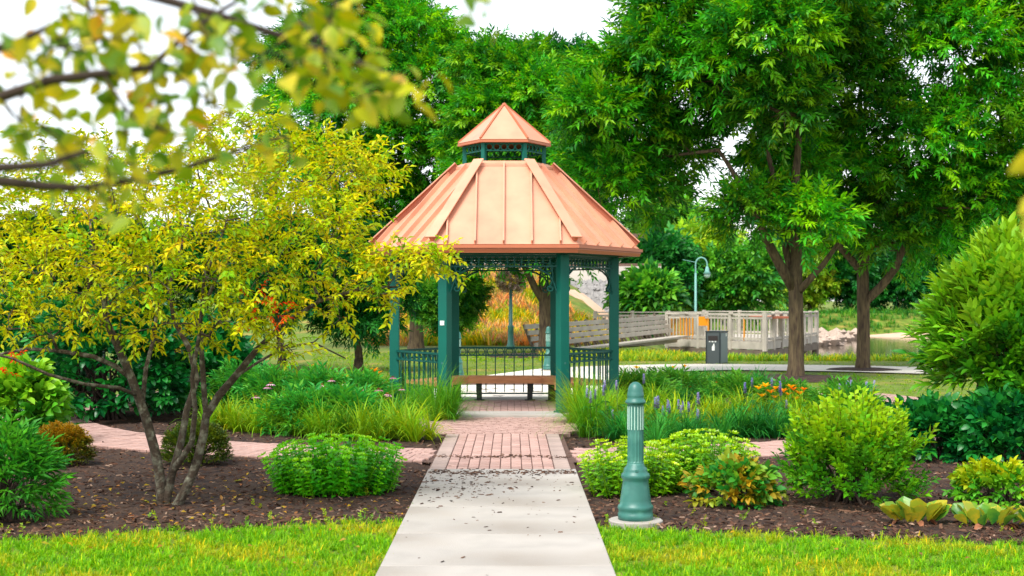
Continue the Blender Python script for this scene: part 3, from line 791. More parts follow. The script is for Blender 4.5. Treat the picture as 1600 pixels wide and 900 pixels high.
x, y = G(798, 546)
t = thing('basket_pole', 'green metal pole carrying a round faded flower basket on the lawn', 'lamp post', (x, y, 0))
MB().lathe([(.15, 0), (.15, .12), (.11, .2), (.10, .75), (.12, .8), (.07, .86), (.05, 2.3)], 12).build('pole', M_green2, t, smooth=True)
f = Foliage(); tp = [sprig(9, .16, .09, .035, 1.1, .1, .4)]
d = rdir(330); f.addmix(tp, np.array([x, y, 2.4]) + d * np.array([.42, .42, .33]) * rng.uniform(.6, 1, (330, 1)), frames(d, rng.uniform(0, 6, 330)), rng.uniform(.7, 1.2, 330), colours(330, [lin(130, 104, 84), lin(160, 140, 126), lin(84, 96, 40), lin(110, 80, 66), lin(190, 170, 160)]))
f.build('flower_basket', M_leaf, t)

# ------------------------------------------------------------------ embankment, track wall and building
rw = thing('track_wall', 'low pale concrete wall with a rusty rail along the embankment top', 'wall', (0, 86, 3.1))
MB().box((-8, 0, .18), (34, .5, 1.0)).build('wall_body', M_wall, rw)
for i in range(9): MB().box((-23.2 + 3.8 * i, -.26, .18), (.06, .03, .96)).build('joint', M_rail, rw)
MB().box((-8, -.05, .76), (34, .3, .18)).build('rail', M_rail, rw)
rr = thing('retaining_wall', 'sloping pink concrete retaining wall beside the rocky bank', 'wall', (0, 0, 0))
pA, pB = P(898, 458, 76), P(957, 506, 74)
MB().prism([Vector(pA), Vector(pB), Vector((pB[0], pB[1], -.8)), Vector((pA[0], pA[1], -.8))], (.5, .9, 0)).build('wall_body', M_wallp, rr)
MB().beam(Vector(pA) + Vector((-.3, .3, .12)), Vector(pB) + Vector((.1, .3, .02)), .9, .16).build('coping', M_wallp, rr)
# riprap behind it
mb = MB()
for i in range(900):
    s, q = random.random(), random.random(); b0 = P(890 + 85 * q, 445 + 55 * q + 10, 77 + 6 * (1 - s)); zt = CH - (442 - HZ) / F * 83
    z = (1 - s) * zt + s * (b0[2] - .3) if s < 1 else 0
    px = random.uniform(870, 990); Y = random.uniform(76.5, 85); base = P(px, 512, 76.5)[2]; z = base + (Y - 76.5) / 8.5 * (zt + .1 - base); x = (px - 800) / F * Y; r = random.uniform(.12, .3)
    v = [Vector((random.gauss(0, 1), random.gauss(0, 1), random.gauss(0, 1))).normalized() * r for _ in range(6)]
    a, b = random.uniform(0, 6), random.uniform(.6, 1.4)
    mb.add([(x + r * math.cos(a), Y + r * math.sin(a), z), (x + r * math.cos(a + 1.6), Y + r * math.sin(a + 1.6), z + .1 * r), (x + r * math.cos(a + 3.1) * b, Y + r * math.sin(a + 3.1), z), (x + r * math.cos(a + 4.7), Y + r * math.sin(a + 4.7), z - .2 * r), (x + .1 * r, Y, z + r * .8), (x, Y + .1 * r, z - r)],
           [(0, 1, 4), (1, 2, 4), (2, 3, 4), (3, 0, 4), (1, 0, 5), (2, 1, 5), (3, 2, 5), (0, 3, 5)])
b0 = P(868, 512, 76.6); b1 = P(992, 512, 76.6); t0 = P(868, 442, 85); t1 = P(992, 442, 85)
tag(mb.build('riprap', M_rock), 'grey broken stone covering the bank below the building', 'stones', kind='stuff')
rs = MB().add([b0, b1, t1, t0], [(0, 1, 2, 3)]).build('bank_slope', mat('bank_stone_dust', lin(120, 116, 112), .95, .25, 3)); tag(rs, 'stony slope of the river bank', 'bank', kind='structure')
# building
bd = thing('building', 'low white building with dark openings behind the gazebo', 'building', (8.5, 100, 2.2))
MB().box((-1, 4, 1.4), (17, 8, 5.0)).build('wall', M_wall, bd)
MB().box((-1, 3.9, 4.05), (17.6, 9, .3)).build('roof', M_rail, bd)
MB().box((-1, -.1, .35), (17.3, .3, .26)).build('plinth_band', M_rail, bd)
for i in range(6):
    o = MB().box((-7.6 + 2.6 * i, -.03, 1.75), (1.25, .1, 2.0)).build('window', M_dark, bd)
    MB().box((-7.6 + 2.6 * i, -.1, .72), (1.4, .12, .08)).build('sill', M_wall, o)

# ------------------------------------------------------------------ templates
ash_t = [sprig(15, .50, .18, .060, 1.0, .30, .6, .3, .3, bend=.22, v=.25) for _ in range(5)]
far_t = [sprig(13, .6, .24, .12, 1.0, .3, .5, .3, .25, bend=.2) for _ in range(4)]
yel_t = [sprig(10, .20, .058, .026, 1.0, .35, .5, .45, .35, rich=False, bend=.15, v=.25) for _ in range(6)]
bush_t = [sprig(9, .18, .13, .042, .85, -.15, .85, .35, .25, rich=True, bend=-.05) for _ in range(4)]
ovate_t = [sprig(8, .16, .10, .06, 1.0, .25, .45, .3, .3, rich=True, bend=.1) for _ in range(4)]
small_t = [sprig(10, .14, .055, .03, 1.0, .1, .5, .3, .25, bend=.1) for _ in range(4)]
box_t = [sprig(8, .06, .022, .014, 1.0, -.1, .6, .2, .1, bend=0) for _ in range(3)]
lance_t = [sprig(10, .22, .12, .03, .9, .1, .6, .3, .4, bend=.1) for _ in range(4)]

def shrub(name, label, cat, c, rx, ry, h, tpls, n, pal, wts=None, group=None, mat_=None, scale=(.8, 1.2), base=0.02, rough=.18, upright=.35, tip=None, stems=8, m_stem=None, lift=0.0):
    """dome of leafy sprigs standing on stems; tip = colour of the fresh top growth"""
    t = thing(name, label, cat, (c[0], c[1], 0), group)
    d = rdir(n); d[:, 2] = np.where(d[:, 2] < -.35, -d[:, 2], d[:, 2])
    a = np.arctan2(d[:, 1], d[:, 0])
    lump = 1 + rough * vnoise(d[:, 0] * 3 + c[0], d[:, 1] * 3 + d[:, 2] * 4, c[1])
    rad = (.55 + .45 * rng.random(n) ** .5) * lump
    hc = (h - base - lift) * (.45 if lift else .32); ctr = np.array([c[0], c[1], base + lift + hc])
    p = ctr + d * rad[:, None] * np.array([rx, ry, (h - base - lift) - hc])
    p[:, 2] = np.maximum(p[:, 2], base + .02 + .05 * rng.random(n))
    dd = norm(d + np.array([0, 0, upright]) + rng.normal(size=(n, 3)) * .25)
    cc = colours(n, pal, wts)
    if tip is not None:
        k = sstep(.35, 1.0, (p[:, 2] - base - lift) / (h - base - lift) + rng.normal(size=n) * .15) * (rad > .75)
        cc = cc * (1 - k[:, None]) + colours(n, tip) * k[:, None]
    f = Foliage(); f.addmix(tpls, p, frames(dd, rng.uniform(-.6, .6, n)), rng.uniform(*scale, n), cc)
    f.build('foliage', mat_ or M_leaf, t)
    if stems:
        tg = ctr + (p[rng.choice(n, min(n, stems * 4), replace=False)] - ctr) * .75
        mb = MB()
        for q in tg:
            b = np.array([c[0] + rng.normal() * rx * .18, c[1] + rng.normal() * ry * .18, -.02]); m = (b + q) / 2 + np.array([0, 0, .12 * h])
            mb.tube([b, m, q], [.009 * (1 + h), .006 * (1 + h), .003], 5)
        mb.v = [(x - c[0], y - c[1], z) for x, y, z in mb.v]
        mb.build('stem', m_stem or M_twig, t, smooth=True)
    return t

# ------------------------------------------------------------------ trees
ASH = [lin(52, 138, 32), lin(76, 160, 38), lin(32, 108, 32), lin(132, 184, 44)]
def auto_lobes(c, rad, n, lr):
    out = []
    for i in range(n):
        d = rdir(1)[0]; d[2] = d[2] * .9 + .1
        out.append((np.asarray(c) + d * np.asarray(rad) * rng.uniform(.55, .85), rng.uniform(*lr)))
    return out
def tree(name, label, base, trunk_r, skel_extra, lobes, nspr, pal, tpls=None, group=None, scale=(.8, 1.25), leafm=None, fork=2.2, bark=None, wts=None, targets=90, top=None, squash=.85, under=.25, down=.35):
    t = thing(name, label, 'tree', (base[0], base[1], base[2]), group)
    cz = np.mean([l[0] for l in lobes], axis=0); b = np.array(base, float)
    f0 = b + np.array([0, 0, fork])
    tp = top if top is not None else np.array([cz[0] * .5 + b[0] * .5, cz[1] * .5 + b[1] * .5, max(l[0][2] for l in lobes)])
    main = [b + [0, 0, -.15], b + [0, 0, .05], b + [.01, 0, .3], b + [.02, 0, fork * .5], f0]
    rads = [trunk_r * 1.5, trunk_r * 1.3, trunk_r * 1.08, trunk_r, trunk_r * .95]
    for s in np.linspace(.12, 1, 8):
        main.append(f0 * (1 - s) + np.asarray(tp) * s + rng.normal(size=3) * .08 * (1 if s < 1 else 0)); rads.append(trunk_r * (.85 - .75 * s))
    sk = [(main, rads)] + skel_extra
    tg = []
    for c, r in lobes:
        for _ in range(max(2, targets // len(lobes))): tg.append(np.asarray(c) + rdir(1)[0] * r * rng.uniform(.2, .85))
    mb, N, cnt = grow(sk, np.array(tg), .25, .5, .05, .012, .5)
    mb.v = [(x - b[0], y - b[1], z - b[2]) for x, y, z in mb.v]
    mb.build('trunk', bark or M_bark, t, smooth=True)
    p, d, li = crown_points(lobes, nspr, .5, squash, under)
    n = len(p); dd = norm(d * np.array([1, 1, .6]) + np.array([0, 0, .12]) + rng.normal(size=(n, 3)) * .4)
    cc = colours(n, pal, wts) * (1 + .22 * rng.normal(size=len(lobes)))[li][:, None].clip(.65, 1.45)
    f = Foliage(); f.addmix(tpls or ash_t, p, frames(dd, rng.uniform(-.5, .5, n)), rng.uniform(*scale, n), cc)
    f.build('crown', leafm or M_leaf, t)
    return t
def pl(lst, Y, s=1.0):
    """lobes given where the photo shows them: (px, py, depth offset, radius px)"""
    return [(P(a, b, Y + dz), r / F * Y * s) for a, b, dz, r in lst]

grp = 'broad leaved trees round the gazebo'
x, y = G(1243, 592)
L1 = pl([(960, 130, .5, 62), (930, 190, -.4, 55), (1020, 95, 0, 62), (985, 210, .8, 75), (950, 290, .5, 62), (1005, 300, 1.2, 50), (1060, 150, 1.2, 75), (1075, 30, .3, 85), (1150, -30, 1, 100), (1050, 250, 2, 55), (1130, 110, -.6, 65), (1195, 60, -1.2, 80), (1180, 190, 1.6, 70), (1215, 170, -.9, 60), (1165, 335, -.5, 45), (1210, 330, .8, 55), (1265, 350, -.6, 50), (1230, 260, 1.8, 65), (1070, -40, 2, 75), (1255, -40, -.4, 90), (920, 250, 1.5, 40), (1300, 60, 1.5, 60)], y)
sk = [([P(1243, 455, y), P(1222, 420, y - .1), P(1203, 385, y - .2), P(1180, 330, y), P(1140, 260, y)], [.13, .11, .10, .08, .05]),
      ([P(1243, 462, y), P(1262, 440, y - .2), P(1285, 415, y - .3), P(1310, 380, y - .4)], [.09, .075, .06, .045]),
      ([P(1240, 440, y), P(1228, 390, y + .2), P(1222, 330, y + .3), P(1200, 240, y + .3)], [.09, .08, .07, .05])]
tree('ash_tree', 'tall green tree with forked trunk on mulch ring before the boardwalk', (x, y, 0), .165, sk, L1, 7200, ASH, group=grp, fork=2.0, top=P(1246, 20, y), targets=150)
x, y = G(1348, 579)
L2 = pl([(1290, 60, -.8, 75), (1250, 120, -1.2, 55), (1320, 140, -1.4, 75), (1400, 40, -1, 95), (1480, 90, -1.2, 95), (1560, 60, -.5, 95), (1380, 210, -1.6, 75), (1270, 210, -.6, 62), (1250, 280, 0, 45), (1310, 280, -.6, 65), (1450, 230, -1.4, 80), (1540, 200, -1.2, 85), (1600, 270, -.8, 85), (1500, 310, -.6, 75), (1400, 320, -.2, 75), (1330, 350, .6, 55), (1460, 370, .4, 55), (1390, 385, -.4, 45), (1560, 340, .6, 70), (1640, 120, 0, 100), (1350, -40, 0, 100), (1500, -60, 0, 110), (1290, 380, .8, 40), (1650, 330, 0, 80)], y)
sk = [([P(1352, 470, y), P(1375, 450, y - .2), P(1400, 418, y - .4), P(1415, 380, y - .5)], [.13, .11, .09, .07]), ([P(1347, 425, y), P(1325, 400, y - .2), P(1305, 378, y - .2), P(1280, 330, y - .3)], [.10, .085, .07, .05])]
tree('ash_tree', 'tall dark green tree on mulch ring near the brown river', (x, y, 0), .155, sk, L2, 8200, ASH, group=grp, fork=2.3, top=P(1352, 40, y), targets=150)
y = 44.0; x = P(852, 0, y)[0]
L3 = pl([(800, 130, 0, 55), (840, 160, -1, 55), (770, 190, -.5, 60), (870, 230, -.6, 50), (815, 240, -1, 60), (890, 300, 0, 42), (760, 280, 0, 60), (860, 320, 0, 50), (800, 330, .5, 60), (770, 390, 0, 42), (850, 395, -.5, 42), (745, 400, .5, 36), (905, 400, .5, 32), (830, 110, 1, 45), (760, 110, .6, 50), (900, 240, 1, 40), (740, 230, .6, 50)], y)
tree('ash_tree', 'green tree with pale forked trunk standing directly behind the gazebo', (x, y, 0), .21, [([P(850, 470, y), P(835, 448, y - .1), P(822, 420, y - .2), P(812, 380, y)], [.15, .12, .1, .07])], L3, 5200, ASH, group=grp, fork=1.7, top=P(862, 150, y), targets=110, scale=(.85, 1.3))
y = 50.0; x = P(650, 0, y)[0]
L4 = pl([(560, 40, 0, 75), (640, 75, -1, 75), (695, 115, -1.2, 65), (590, 110, -1.2, 70), (500, 90, 0, 70), (660, 150, -1.6, 80), (720, 180, -1, 60), (560, 190, -1.4, 75), (480, 180, 0, 65), (620, 240, -1.6, 75), (690, 260, -1.2, 65), (540, 270, -1, 70), (460, 260, .5, 60), (610, 320, -1, 65), (680, 340, -.6, 60), (560, 350, 0, 60), (720, 330, .5, 50), (615, 45, 1, 60), (450, 110, 1.5, 55), (600, 400, .5, 50), (530, 410, .8, 50), (580, -10, 1.5, 60)], y)
tree('ash_tree', 'largest round green tree crown behind the yellow shrubby tree', (x, y, 0), .24, [], L4, 8200, ASH, group=grp, fork=2.2, top=P(610, 60, y), targets=130, scale=(.95, 1.4))
y = 62.0; x = P(880, 0, y)[0]
L5 = pl([(850, 110, 0, 42), (895, 115, 0, 42), (870, 160, -1, 45), (915, 165, 0, 42), (850, 210, -1, 45), (900, 220, -1, 45), (880, 280, 0, 50), (930, 270, 0, 40), (900, 340, 0, 45)], y)
tree('ash_tree', 'smaller dark green tree filling the gap behind the gazebo cupola', (x, y, float(height(np.array(x), np.array(y)))), .2, [], L5, 3000, [lin(20, 96, 36), lin(34, 120, 40), lin(16, 76, 34)], group=grp, fork=2.5, targets=60, scale=(1.1, 1.6))

# far trees over the river and on the banks
FAR = [lin(56, 130, 44), lin(90, 160, 50), lin(32, 96, 36), lin(120, 180, 60)]
FARD = [lin(34, 112, 44), lin(54, 132, 48), lin(24, 84, 38)]
FARY = [lin(150, 190, 60), lin(110, 168, 50), lin(180, 200, 70)]
far = [  # px, crown centre row, crown half width px, half height px, distance, palette, label
    (1030, 440, 62, 55, 92, FARD, 'round dark green tree rising behind the approach railing'),
    (1105, 425, 55, 80, 98, FARY, 'light yellow green tree behind the hooked street lamp'),
    (1160, 440, 60, 62, 94, FAR, 'mid green tree between the street lamp and forked trunk'),
    (1050, 360, 60, 50, 120, FAR, 'pale far tree top between the gazebo roof and street lamp'),
    (1265, 425, 45, 75, 128, FARY, 'yellow green far tree seen past the forked trunk'),
    (1325, 440, 55, 70, 130, FARD, 'dark far tree over the river beside the second trunk'),
    (1400, 440, 60, 72, 130, FARD, 'dark far tree across the river above the sandy spit'),
    (1480, 430, 65, 85, 132, FARD, 'deep shaded far tree where the river bends'),
    (1560, 420, 70, 90, 134, FARD, 'dark far tree behind the glossy bushy shrub'),
    (1220, 400, 60, 90, 140, FAR, 'tall far tree behind the boardwalk end'),
    (1440, 380, 80, 90, 150, FARD, 'tall dark tree at the back of the far river bank'),
    (1330, 380, 80, 90, 152, FARD, 'broad tree at the back of the far river bank'),
    (1010, 470, 26, 26, 74, FAR, 'small bushy tree beside the riprap bank'),
]
for (px, py, hw, hh, Y, pal_, lab) in far:
    b = P(px, 0, Y); z = float(height(np.array(b[0]), np.array(Y))); c = P(px, py, Y)
    rx, rz_ = hw / F * Y, hh / F * Y
    lob = auto_lobes(c, (rx, rx * .8, rz_), 13, (rx * .32, rx * .5))
    tree('far_tree', lab, (b[0], Y, z), .22, [], lob, 1500, pal_, far_t, 'trees across the river', (1.2, 2.2), M_leaf, fork=max(1.0, c[2] - rz_ - z + .3), targets=30)
# left background
lef = [(560, 455, 70, 90, 34, FARD, 'dark leafy tree behind the gazebo railing on the shaded side'), (440, 445, 80, 95, 33, FARD, 'dark tree behind the yellow shrubby tree trunk'), (330, 435, 85, 100, 35, FARD, 'shaded tree standing beyond the coneflower bed'),
       (200, 435, 88, 100, 36, FARD, 'dark green tree far beyond the clipped box balls'), (70, 440, 90, 95, 36, FARD, 'dark green tree far beyond the pale hydrangea'), (700, 480, 40, 60, 46, FAR, 'slim leafy young tree in front of the dry embankment'), (-60, 430, 90, 100, 35, FARD, 'dark tree at the far end of the shaded bed')]
for (px, py, hw, hh, Y, pal_, lab) in lef:
    c = P(px, py, Y); rx, rz_ = hw / F * Y, hh / F * Y
    tree('small_tree', lab, (c[0], Y, 0), .1, [], auto_lobes(c, (rx, rx * .8, rz_), 12, (rx * .35, rx * .5)), 2200, pal_, ash_t, 'trees behind the planting bed', (.7, 1.1), M_leaf, fork=.5, targets=40)

# the yellow multi-stemmed tree
YT = 11.8
Q = lambda a, b, dz=0: P(a, b, YT + dz)
sk = [([Q(253, 800), Q(252, 770), Q(249, 738), Q(241, 700, -.02), Q(227, 650, -.05), Q(206, 592, -.1), Q(187, 548, -.15), Q(168, 505, -.2), Q(160, 450, -.3), Q(148, 400, -.4), Q(140, 340, -.5)], [.062, .054, .050, .050, .048, .044, .040, .034, .028, .02, .014]),
      ([Q(258, 800), Q(262, 770), Q(270, 735, .05), Q(283, 690, .1), Q(292, 640, .2), Q(308, 592, .3), Q(296, 545, .4), Q(272, 500, .5), Q(264, 450, .5), Q(285, 380, .6), Q(300, 320, .6)], [.05, .046, .042, .038, .034, .031, .028, .025, .02, .016, .012]),
      ([Q(276, 792, -.05), Q(290, 765, -.05), Q(307, 725, -.05), Q(318, 680, -.05), Q(322, 650, -.05), Q(342, 618, -.05), Q(366, 590, -.1), Q(400, 548, -.15), Q(445, 505, -.2), Q(500, 470, -.3), Q(560, 452, -.3), Q(620, 448, -.3)], [.058, .052, .048, .046, .044, .042, .038, .032, .026, .02, .015, .01]),
      ([Q(206, 592, -.1), Q(180, 572, -.15), Q(145, 557, -.2), Q(90, 548, -.2), Q(40, 545, -.1), Q(-30, 560, 0), Q(-120, 540, 0)], [.026, .025, .023, .02, .017, .014, .01]),
      ([Q(215, 618, -.08), Q(185, 606, -.3), Q(130, 600, -.5), Q(75, 585, -.7), Q(20, 560, -.8), Q(-50, 545, -.9)], [.02, .019, .017, .015, .012, .009]),
      ([Q(222, 635, -.06), Q(228, 575, .1), Q(240, 530, .25), Q(247, 470, .4), Q(225, 400, .5), Q(215, 330, .6)], [.025, .024, .022, .018, .015, .01]),
      ([Q(270, 735, .05), Q(285, 715, -.1), Q(300, 690, -.2), Q(305, 640, -.3), Q(300, 590, -.4), Q(312, 520, -.5), Q(318, 440, -.6), Q(350, 360, -.7)], [.03, .03, .028, .026, .022, .018, .014, .01]),
      ([Q(322, 650, -.05), Q(318, 600, -.1), Q(315, 550, -.1), Q(312, 500, -.05), Q(335, 440, 0), Q(380, 370, 0), Q(420, 300, .1)], [.03, .028, .025, .022, .018, .014, .01]),
      ([Q(366, 590, -.1), Q(400, 568, .2), Q(440, 545, .4), Q(490, 535, .6), Q(540, 560, .8)], [.018, .016, .013, .01, .007])]
t = thing('serviceberry_tree', 'low multi-stemmed tree with yellow green leaves rooted in dark mulch', 'tree', (Q(258, 797)[0], YT, 0))
LY = [(Q(a, b, dz), r / F * YT) for a, b, dz, r in [(390, 235, .3, 75), (300, 270, -.2, 85), (470, 270, .2, 80), (540, 270, 0, 58), (585, 290, .1, 40), (535, 350, -.3, 52), (480, 360, -.5, 80), (390, 330, -.6, 90), (300, 370, -.7, 90), (210, 330, -.4, 90), (120, 330, 0, 90), (40, 340, .2, 90), (-40, 350, 0, 90), (60, 420, -.6, 85), (150, 420, -.8, 75), (0, 470, -.5, 75), (-80, 450, .2, 90), (100, 490, -.3, 60), (240, 440, -.8, 70), (340, 440, -.8, 65), (420, 430, -.7, 70), (520, 420, -.5, 65), (605, 410, -.6, 30), (655, 410, -.7, 26), (690, 408, -.7, 22), (600, 460, -.5, 45), (380, 500, -.7, 40), (440, 545, -.7, 30), (300, 300, .9, 90), (180, 270, .8, 80), (450, 320, .9, 80), (80, 260, .7, 70), (560, 260, .6, 40), (400, 185, .3, 30), (505, 235, .3, 40), (60, 505, -.4, 55), (200, 480, -.5, 60), (330, 505, -.4, 50), (430, 500, -.4, 50), (250, 520, .5, 55), (130, 450, .6, 60), (520, 480, .3, 45)]]
tg = [np.asarray(c) + rdir(1)[0] * r * rng.uniform(.1, .9) for c, r in LY for _ in range(18)]
sk = [(a, [r * .84 for r in b]) for a, b in sk]
mb, N, cnt = grow(sk, np.array(tg), .22, .13, .014, .0034, .48)
mb.v = [(x - t.location.x, y - t.location.y, z) for x, y, z in mb.v]; mb.build('trunk', M_bark_l, t, smooth=True)
YEL = [lin(174, 188, 38), lin(204, 204, 42), lin(134, 176, 40), lin(210, 194, 46), lin(100, 156, 40)]
n0 = 2500; p, d, li = crown_points(LY, n0, .35, .8, .5); n = len(p)
keep = rng.random(len(p)) < np.where(p[:, 2] < 1.95, .62, .85); p, d = p[keep], d[keep]
tw = np.array(tg); tw = tw[rng.random(len(tw)) < np.where(tw[:, 2] < 1.95, .6, 1)]
p = np.concatenate([p, tw + rng.normal(size=tw.shape) * .03]); d = np.concatenate([d, rdir(len(tw))]); n = len(p)
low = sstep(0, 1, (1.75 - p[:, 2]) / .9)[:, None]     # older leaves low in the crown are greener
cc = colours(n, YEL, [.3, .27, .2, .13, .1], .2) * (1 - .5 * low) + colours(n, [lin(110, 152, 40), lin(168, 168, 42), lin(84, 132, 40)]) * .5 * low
f = Foliage(); f.addmix(yel_t, p, frames(norm(d * [1, 1, .5] + rng.normal(size=(n, 3)) * .4 + [0, 0, .1]), rng.uniform(-.6, .6, n)), rng.uniform(.7, 1.2, n), cc)
# a few turned orange
for a, b in ((435, 485), (400, 450), (425, 495), (440, 490), (388, 500), (420, 470), (5, 580), (10, 560)):
    k = 3; f.addmix(yel_t, Q(a, b, -.75) + rng.normal(size=(k, 3)) * .03, frames(rdir(k)), np.full(k, .6), colours(k, [lin(236, 110, 50), lin(230, 90, 40)]))
f.build('crown', M_leafy, t)

# ------------------------------------------------------------------ the near tree whose boughs hang into view
FG = [leaf_mat('fg_leaf_' + n_, .45, .4, .35, fl) for n_, fl in (('yellow', (lin(206, 186, 30), lin(176, 176, 40), 30)), ('lime', (lin(150, 170, 36), lin(190, 184, 36), 25)), ('green', (lin(84, 128, 36), lin(120, 150, 40), 30)), ('gold', (lin(222, 180, 36), lin(226, 150, 50), 20)))]
fgm = []
for m_ in FG:
    for L_, W_ in ((.050, .031), (.043, .025)):
        V_, F_ = leaf(L_, W_, .3, .3, True)
        me = npmesh('large_leaf', V_, F_, m_, smooth=True); fgm.append(me)
def near_tree(name, label, base, boughs, nleaf, zone, r0, more=0):
    t = thing(name, label, 'tree', base)
    b = np.array(base, float); H = max(max(p[2] for p in bo) for bo in boughs)
    trunk = [b + [0, 0, -.1], b + [0, 0, .1], b + [.02, .02, .8], b + [0, .05, 1.5], b + [.03, .02, 2.1], b + [.05, 0, max(2.6, H + .2)]]
    sk = [(trunk, [r0 * 1.3, r0 * 1.1, r0, r0 * .9, r0 * .7, r0 * .3])]
    for bo in boughs:
        a = np.array([np.interp(bo[0][2] - .12, [q[2] for q in trunk], [q[0] for q in trunk]), b[1], bo[0][2] - .12])
        k = int(np.argmin([np.linalg.norm(q - a) for q in trunk])); st = trunk[k]
        pts = [st, st * .5 + np.asarray(bo[0]) * .5 + np.array([0, 0, .05])] + [np.asarray(q) for q in bo]
        sk.append((pts, list(np.linspace(.014, .003, len(pts)))))
    tg = zone
    mb, N, cnt = grow(sk, tg, .1, .06, .006, .0016, .4)
    mb.v = [(x - b[0], y - b[1], z - b[2]) for x, y, z in mb.v]; mb.build('trunk', M_twig, t, smooth=True)
    # one object for each leaf, hung near the twig ends
    extra = Foliage()
    for i in range(nleaf + more):
        q = tg[i % len(tg)] + rng.normal(size=3) * (.018 if i < nleaf else .04)
        d = norm(rng.normal(size=3) * [1, 1, .5] + [0, 0, -.45]); Rm = frames(np.array([d]), rng.uniform(-1.2, 1.2, 1))[0]
        if i >= nleaf:
            V_, F_ = leaf(.044, .027, .3, .3, True); extra.add((V_, F_, np.ones((len(V_), 3))), np.array([q]), Rm[None], np.array([rng.uniform(.7, 1.2)]), colours(1, [lin(190, 180, 34), lin(140, 160, 36), lin(90, 130, 36)])); continue
        o = link('large_leaf', random.choice(fgm[:6] * 3 + fgm if more else fgm[:4]), t)
        m4 = Matrix(Rm.tolist()).to_4x4(); s = rng.uniform(.7, 1.15)
        o.matrix_local = Matrix.Translation(Vector(q - b)) @ m4 @ Matrix.Scale(s, 4)
    if more: tag(extra.build('leaf_cluster', M_leaf, t), kind='stuff')
    return t
N_ = lambda a, b, Y=2.5: P(a, b, Y)
boughs = [[N_(-60, 170), N_(0, 152), N_(80, 125), N_(160, 115), N_(235, 105, 2.55), N_(285, 60, 2.6), N_(340, 20, 2.65), N_(390, -10, 2.7)],
          [N_(-60, 262, 2.4), N_(0, 262, 2.4), N_(70, 258, 2.4), N_(130, 238, 2.45), N_(165, 245, 2.45)],
          [N_(-60, 275, 2.7), N_(0, 283, 2.7), N_(60, 290, 2.7), N_(130, 295, 2.7), N_(210, 280, 2.7), N_(290, 262, 2.75), N_(370, 235, 2.8), N_(450, 212, 2.8)],
          [N_(-60, 90, 2.3), N_(20, 70, 2.3), N_(80, 40, 2.3), N_(110, 90, 2.35)],
          [N_(-40, -40, 2.6), N_(150, -30, 2.6), N_(330, 20, 2.6), N_(450, 60, 2.6), N_(540, 90, 2.6), N_(620, 120, 2.6)],
          [N_(-40, -80, 2.2), N_(250, -70, 2.2), N_(480, -50, 2.2), N_(640, -60, 2.2), N_(745, -25, 2.2)]]
zone = []
for a, b, sx, sy, n in ((120, 40, 90, 45, 34), (330, 60, 90, 45, 28), (60, 200, 60, 40, 14), (250, 160, 80, 45, 22), (500, 100, 60, 35, 26), (580, 130, 35, 30, 14), (520, 15, 45, 25, 16), (180, 260, 90, 30, 16), (380, 200, 60, 35, 10), (160, 320, 15, 15, 4), (440, 230, 30, 12, 4), (20, 110, 30, 60, 10)):
    for _ in range(n): zone.append(P(a + rng.normal() * sx * .7, b + rng.normal() * sy * .7, 2.55 + rng.normal() * .14))
zone = [P(745, 2, 2.2), P(772, 8, 2.2)] + zone
near_tree('overhanging_tree', 'near out-of-focus tree with yellow leaves on dark boughs overhanging the path', (-1.75, 2.5, 0), boughs, 290, np.array(zone), .06, 260)
zone = np.array([P(1622, 215, 1.9), P(1620, 250, 1.9), P(1612, 322, 1.9), P(1625, 340, 1.9), P(1650, 280, 1.9), P(1660, 240, 1.9)])
near_tree('overhanging_tree', 'near blurred twig of yellow leaves hanging before the glossy bushy shrub', (2.3, 1.9, 0), [[P(2200, 120, 1.9), P(1960, 140, 1.9), P(1760, 180, 1.9), P(1690, 230, 1.9), P(1640, 290, 1.9)]], 6, zone, .04)

# ------------------------------------------------------------------ shrubs and perennials
sedum_leaf = leaf(.065, .040, .3, .25)
def sedum_tpl():
    parts = []; H = .34
    V_, Q_ = tube([(0, 0, 0), (0.01, 0, H * .5), (0, 0.01, H)], [.005, .004, .003], 4)
    parts.append((np.array(V_), np.array([t for q in Q_ for t in ((q[0], q[1], q[2]), (q[0], q[2], q[3]))]), np.array([1.3, 1.0, .9])))
    for i in range(15):
        t = .12 + .85 * i / 15; a = i * 2.4 + rng.uniform(-.3, .3); d = np.array([math.cos(a), math.sin(a), .45])
        parts.append((*place(sedum_leaf, (0, 0, H * t), d, rng.uniform(-.3, .3), 1.25 - .45 * t), tint(.15)))
    fl = leaf(.022, .02, .2, .1)
    for i in range(12):
        a = i * 2.4; r = .006 + .022 * math.sqrt(i / 12); d = np.array([math.cos(a) * .7, math.sin(a) * .7, 1.0])
        parts.append((*place(fl, (r * math.cos(a), r * math.sin(a), H + .012), d, rng.uniform(-1, 1)), np.array([2.9, 1.7, 1.4]) * rng.uniform(.6, 1.1)))
    V, Fc, T = combine(parts)
    return V[:, [2, 1, 0]] * [1, 1, -1], Fc, T         # stem along +x
sed_t = [sedum_tpl() for _ in range(4)]
def sedum(label, c, rx, ry, h, n, pal_, group='sedum clumps'):
    t = thing('sedum_clump', label, 'sedum', (c[0], c[1], 0), group)
    u = np.sqrt(rng.random(n)); a = rng.uniform(0, 2 * np.pi, n)
    hx, hy = u * np.cos(a), u * np.sin(a)
    base = np.stack([c[0] + hx * rx * .85, c[1] + hy * ry * .85, np.full(n, .01)], 1)
    d = norm(np.stack([hx * rx * .38, hy * ry * .38, np.full(n, h)], 1) + rng.normal(size=(n, 3)) * .04)
    s = h / .36 * (1 - .3 * u ** 3) * rng.uniform(.68, 1.18, n)
    # only a frame about the stem: random roll keeps leaves all round
    f = Foliage(); f.addmix(sed_t, base, frames(d, rng.uniform(0, 6.28, n)), s, colours(n, pal_, None, .12))
    f.build('foliage', M_leafg, t)
